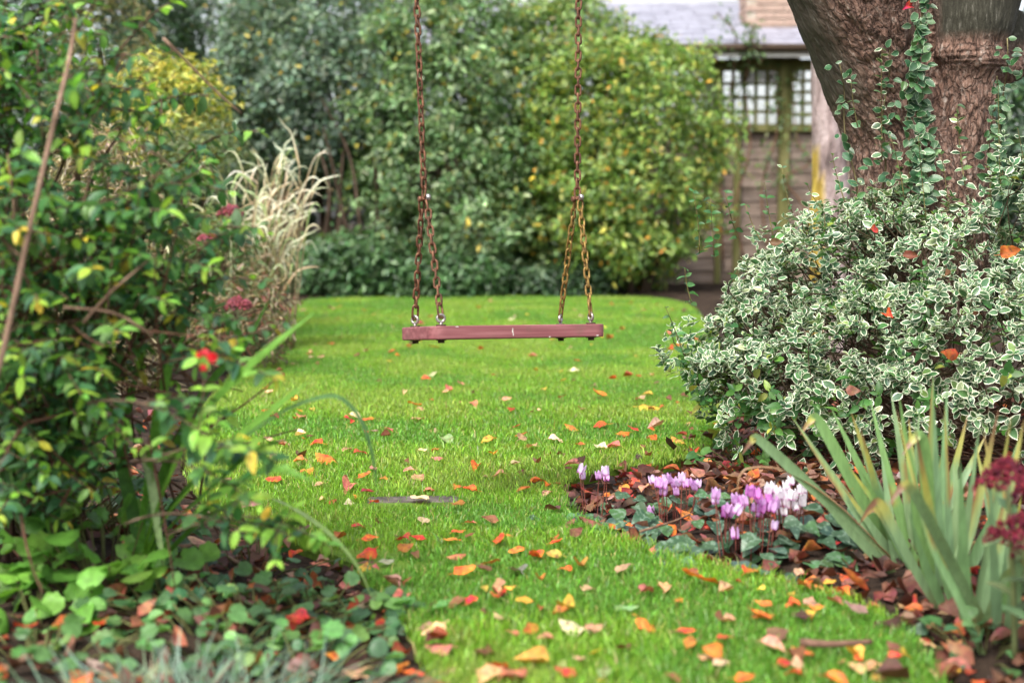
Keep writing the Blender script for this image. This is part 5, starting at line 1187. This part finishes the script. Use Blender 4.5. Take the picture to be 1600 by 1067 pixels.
# pale variegated grass
og = thing('ornamental_grass', 'fountain of creamy white variegated grass at the lawn edge', 'grass', (XB(430, 7.5), 7.5, 0))
random.seed(55)
for k in range(60):
    b = np.array((XB(392, 7.5) + random.gauss(0, .085), 7.5 + random.gauss(0, .07), 0.0)); a = random.uniform(0, 6.3); ln_ = min(.22, abs(random.gauss(0, .12))); H = random.uniform(.45, .98)
    tp = b + np.array((math.cos(a) * ln_ + .10 * H, math.sin(a) * ln_, H)); st_ = bez(b, b * .5 + tp * .5 + np.array((0, 0, .06)), tp, 8)
    mb = MB(); mb.tube(st_, np.linspace(.004, .002, 8), 4, (2.3, 2.3, 1.8)); mb.build('stalk', M['twig'], og)
    for j in range(5):
        p0 = st_[min(7, 3 + j)]; a2 = a + random.gauss(0, 1.6); L_ = random.uniform(.15, .34); o2 = np.array((math.cos(a2), math.sin(a2), 0))
        kz = random.uniform(.25, 1.0); kx = random.uniform(.35, .75)
        e_ = p0 + o2 * L_ * kx + np.array((0, 0, L_ * (kz - random.uniform(.05, .45))))
        blade(og, [p0, p0 + o2 * L_ * kx * .35 + np.array((0, 0, L_ * kz * .55)), p0 + o2 * L_ * kx * .7 + np.array((0, 0, L_ * kz * .7)), e_], random.uniform(.008, .015), nz(np.array((random.gauss(0, .6), -1, .5))), jit(pick([(5, (.62, .60, .44)), (3, (.48, .50, .32)), (1, (.28, .38, .16)), (.5, (.45, .33, .2))]), .12, .05), 9, .1, name='blade')
# pink sedum heads by the grass
for (px, py, d, lab) in [(360, 335, 6.6, 'dull pink sedum head in front of the pale grass'), (328, 380, 6.4, 'dull crimson sedum head half hidden below the pale grass'), (372, 480, 6.2, 'dull pink sedum head low at the lawn edge')]:
    c = P(px, py, d); sd_ = thing('sedum_plant', lab, 'sedum', (c[0], c[1], 0), 'pink sedums along the lawn edge'); mb = MB()
    for k in range(260):
        a = random.uniform(0, 6.3); r_ = math.sqrt(random.random()); p = c + np.array((.06 * r_ * math.cos(a), .06 * r_ * math.sin(a), .035 * (1 - r_ ** 2) + random.uniform(-.01, .01))); s_ = random.uniform(.005, .008)
        mb.add(np.array([(1, 0, 0), (-1, 0, 0), (0, 1, 0), (0, -1, 0), (0, 0, 1.2), (0, 0, -1)]) * s_ + p, [(0, 2, 4), (2, 1, 4), (1, 3, 4), (3, 0, 4), (2, 0, 5), (1, 2, 5), (3, 1, 5), (0, 3, 5)], None, jit((.24, .06, .075), .25))
    mb.build('flower_head', M['sedum'], sd_, False); mb = MB(); mb.tube([(c[0], c[1], -.01), c - np.array((0, 0, .01))], .006, 6, (.2, .22, .1)); mb.build('stem', M['iris'], sd_)

# grey trunk in front of the summerhouse
gt = thing('grey_tree', 'pale grey peeling tree trunk with yellow lichen in front of the summerhouse', 'tree', (XB(1300, 7.2), 7.2, 0)); mb = MB()
cpt = lambda x, y, dd=7.2: P(x, y, dd)
def gtube(pp, rr, n=30, sides=18):
    pp = smooth_path(pp, n); rr = np.interp(np.linspace(0, 1, n), np.linspace(0, 1, len(rr)), rr); k0 = mb.n; mb.tube(pp, rr, sides)
    V = mb.V[-1]; V += nz(V - np.repeat(pp, sides, 0)[:0].mean() if False else V - np.concatenate([np.repeat(pp, sides, 0), pp[:1], pp[-1:]])) * ((fbm(V * np.array((14, 14, 3)), 3, 4) - .5) * .06)[:, None]
    pxx, pyy, _ = project(V); lich = np.clip(1 - np.abs(pxx - 1272) / 14, 0, 1) * np.clip((pyy - 225) / 40, 0, 1); mb.C[-1] = np.where((lich > .25)[:, None], (1.3, 1.1, .22), (1, .93, .93))
gtube([(XB(1297, 7.2), 7.2, -.05), cpt(1298, 400), cpt(1296, 250), cpt(1292, 150), cpt(1288, 60), cpt(1284, -120)], [.14, .10, .092, .082, .07, .06])
mb.build('trunk', M['greybark'], gt); mb = MB()
gtube([cpt(1300, 260), cpt(1318, 190), cpt(1335, 90), cpt(1345, -80)], [.06, .055, .05, .04], 20, 12); mb.build('limb', M['greybark'], gt)

# ------------------------------------------------------------------ summerhouse and the house chimney
HD = 15.0
s1 = 1 / FPX * HD
hx = lambda px: (px - 800) * s1
hzz = lambda py: CAM_H + (344 - py) * s1
sm = thing('summerhouse', 'low timber summerhouse with small-paned windows under a grey slate roof', 'summerhouse', (hx(1150), HD, 0))
X0, X1, BACK = hx(600), hx(1420), HD + 3.0
zs, zt, ze = hzz(208), hzz(112), hzz(98)
nb = 11
for k in range(nb):
    z0 = zs * k / nb; z1 = zs * (k + 1) / nb - .012
    for (xa, xb) in ((X0, hx(1118)), (hx(1122), hx(1146)), (hx(1152), hx(1214)), (hx(1229), hx(1420))):
        mb = MB(); v = random.uniform(.75, 1.3); mb.box(((xa + xb) / 2, HD + .03 + random.uniform(-.004, .004), (z0 + z1) / 2), ((xb - xa) / 2, .014, (z1 - z0) / 2), 0, (v * 1.05, v * .98, v * .95), .004); mb.build('plank', M['oldwood'], sm, False)
mb = MB(); mb.box(((X0 + X1) / 2, HD + .09, zs / 2), ((X1 - X0) / 2, .03, zs / 2)); mb.build('wall', M['oldwood'], sm, False)
mb = MB(); mb.box((hx(1149), HD - .01, zs / 2), (.035, .05, zs / 2), 0, bev=.01); mb.build('post', M['mosswood'], sm, False)
for (px, wd) in ((1120, .03), (1221, .055), (1294, .05), (1416, .06)):
    mb = MB(); mb.box((hx(px), HD - .01, (ze) / 2), (wd, .05, ze / 2), 0, bev=.01); mb.build('post', M['mosswood'], sm, False)
mb = MB(); mb.box(((X0 + X1) / 2, HD, zs + .03), ((X1 - X0) / 2, .07, .03), bev=.006); mb.build('sill', M['mosswood'], sm, False)
mb = MB(); mb.box(((X0 + X1) / 2, HD + .02, zt + .05), ((X1 - X0) / 2, .04, .05), bev=.006); mb.build('lintel', M['mosswood'], sm, False)
mb = MB(); mb.box(((X0 + X1) / 2, HD - .36, ze + .02), ((X1 - X0) / 2 + .1, .015, .035), bev=.005); mb.build('fascia', M['white'], sm, False)
mb = MB(); mb.tube([(X0 - .1, HD - .43, ze + .075), (X1 + .1, HD - .43, ze + .075)], .04, 10); mb.build('gutter', M['darkbolt'], sm)
def window(xa, xb, nx, nz_, peach):
    w = bpy.data.objects.new('window', None); COL.objects.link(w); w.parent = sm; ROOTLOC[w.name] = ROOTLOC[sm.name]
    za, zb = zs + .065, zt - .005; bw = .016
    mb = MB()
    for i in range(nx + 1): mb.box((xa + (xb - xa) * i / nx, HD, (za + zb) / 2), (bw, .022, (zb - za) / 2))
    for j in range(nz_ + 1): mb.box(((xa + xb) / 2, HD - .003, za + (zb - za) * j / nz_), ((xb - xa) / 2 + bw, .018, bw))
    mb.build('frame', M['mosswood'], w, False)
    for i in range(nx):
        for j in range(nz_):
            ax, bx_ = xa + (xb - xa) * i / nx + bw, xa + (xb - xa) * (i + 1) / nx - bw; az, bz = za + (zb - za) * j / nz_ + bw, za + (zb - za) * (j + 1) / nz_ - bw
            mb = MB(); mb.box(((ax + bx_) / 2, HD + .004, (az + bz) / 2), ((bx_ - ax) / 2, .002, (bz - az) / 2)); mb.build('pane', M['glass'], w, False)
    if peach:
        for (pa, pb) in peach:
            mb = MB(); n_ = 26; xs = np.linspace(pa, pb, n_); V = np.array([(x, HD + .14 + .02 * math.sin(i * 1.1), z) for i, x in enumerate(xs) for z in (za - .02, zb + .02)]); Q = [(2 * i, 2 * i + 2, 2 * i + 3, 2 * i + 1) for i in range(n_ - 1)]
            mb.add(V, None, Q, (.88, .68, .52)); mb.build('curtain', M['curtain'], w)
window(hx(1124), hx(1212), 5, 4, None); window(hx(1231), hx(1286), 3, 5, None); window(hx(1300), hx(1410), 6, 5, None); window(hx(1000), hx(1115), 6, 4, None)
# roof: slate courses
ridge_z, ridge_y = hzz(-8) + .12, HD + 1.75
e0 = np.array((0, HD - .42, ze + .10)); r0 = np.array((0, ridge_y, ridge_z)); slope = r0 - e0; SL = np.linalg.norm(slope); sdir = slope / SL; nrm_ = np.cross((1, 0, 0), sdir)
Rr = np.stack([np.array((1., 0, 0)), sdir, nrm_], 1)
roof = MB(); roof.box(((X0 + X1) / 2, (e0[1] + r0[1]) / 2, (e0[2] + r0[2]) / 2 - .03), ((X1 - X0) / 2 + .12, SL / 2, .02), R=Rr); roof = roof.build('roof', M['oldwood'], sm, False)
ncourse = 9; sx0 = hx(900)
slate_me = MB(); slate_me.box((0, 0, 0), (.148, SL / ncourse * .56, .005), bev=.0015); slate_me = slate_me.mesh('slate', False); slate_me.materials.append(M['slate'])
big = MB()
for c_ in range(ncourse):
    t = (c_ + .5) / ncourse
    x = X0 - .1 + (c_ % 2) * .15
    while x < X1 + .1:
        p = e0 + slope * t + nrm_ * (.004 + .004 * (1 - .0)) + np.array((x, 0, 0)); tilt = np.array(Matrix.Rotation(-.03 + random.gauss(0, .006), 3, 'X'))
        if sx0 < x < hx(1310):
            o = link('slate', slate_me, None, roof); place(o, M4of(Rr @ tilt, p))
        else: big.box(p, (.148, SL / ncourse * .56, .005), R=Rr @ tilt)
        x += .302
o = big.build('slates', M['slate'], roof, False); o['kind'] = 'stuff'
mb = MB(); e1 = np.array((0, 2 * ridge_y - e0[1], e0[2])); sb = nz(e1 - r0); Rb = np.stack([np.array((1., 0, 0)), sb, np.cross((1, 0, 0), sb)], 1); mb.box(((X0 + X1) / 2, (.3 * e1[1] + 1.7 * r0[1]) / 2, (.3 * e1[2] + 1.7 * r0[2]) / 2 - .02), ((X1 - X0) / 2 + .12, SL * .16, .02), R=Rb); mb.build('rear_roof', M['slate'], sm, False)
mb = MB(); mb.tube([(X0 - .12, ridge_y, ridge_z + .01), (X1 + .12, ridge_y, ridge_z + .01)], .06, 10); mb.build('ridge_cap', M['lead'], roof)
for px in (620, 880, 1120, 1420):
    mb = MB(); mb.box((hx(px) * 1.1, ridge_y + .4, ridge_z / 2 - .15), (.06, .06, ridge_z / 2 - .15)); mb.build('post', M['oldwood'], sm, False)
# brick chimney standing on the slope
chm = MB(); cx = hx(1197) * 1.04; cyy = HD + .6; zb_ = hzz(60) * 1.0; w2, d2 = .30, .24
core = MB(); core.box((cx, cyy, zb_ + .55), (w2 - .012, d2 - .012, .95)); core = core.build('chimney', M['mortar'], sm, False)
bme = MB(); bme.box((0, 0, 0), (.098, .048, .031), bev=.004); bme = bme.mesh('brick', False); bme.materials.append(M['brick'])
for cz in range(18):
    z = zb_ - .05 + cz * .075
    offs = (0 if cz % 2 else .1)
    for k in range(4):
        x = -w2 + .1 + k * .205 - offs
        if x < -w2 + .02 or x > w2 - .02: continue
        for yy in (-d2 + .045, d2 - .045):
            o = link('brick', bme, None, core); place(o, M4of(np.eye(3), (cx + x, cyy + yy, z)))
    for k in range(2):
        y = -d2 + .2 + k * .2 - offs * .6
        if abs(y) > d2 - .1: continue
        for sx in (-1, 1):
            o = link('brick', bme, None, core); place(o, M4of(np.array([[0, -1, 0], [1, 0, 0], [0, 0, 1.]]), (cx + sx * (w2 - .046), cyy + y, z)))
mb = MB(); mb.box((cx, cyy - d2 - .01, zb_ - .0), (w2 + .06, .012, .09), bev=.004); mb.box((cx, cyy - d2 - .12, zb_ - .085), (w2 + .1, .14, .008), R=Rr); mb.build('flashing', M['lead'], core, False)
# climber on the summerhouse front
cl = thing('wall_climber', 'thin brown climber with sparse leaves on the summerhouse front', 'climber', (hx(1230), HD - .12, 0)); ll = Leaves('far'); 
for pts in ([(1255, 420), (1258, 330), (1225, 280), (1265, 255), (1245, 215), (1238, 120)], [(1165, 420), (1150, 320), (1172, 230), (1165, 130), (1190, 95)], [(1205, 420), (1190, 300), (1215, 200), (1210, 110)], [(1130, 420), (1126, 260), (1140, 150), (1150, 60), (1120, 20)], [(1165, 130), (1172, 80), (1178, 40)]):
    pp = smooth_path([P(x, y, HD - .14 - (.3 if y < 100 else 0)) for x, y in pts], 24); mb = MB(); mb.tube(pp, np.linspace(.015, .006, 24), 6, (1.3, 1.0, .8)); mb.build('stem', M['twig'], cl)
    for k in range(90):
        i = random.randint(9, 23); ll.add(pp[i] + rdir() * random.uniform(.02, .16) * np.array((1, .4, 1)), nz(rdir() + np.array((0, -.3, -.2))), (0, -.7, .7), random.uniform(.05, .075), jit(pick([(3, (.08, .15, .05)), (1, (.15, .2, .05))]), .2))
ll.emit(cl, M['far_leaf'], 0)
print('OBJECT COUNT', len(bpy.data.objects), 'TRIS', sum(len(m.loops) - 2 * len(m.polygons) for m in bpy.data.meshes))
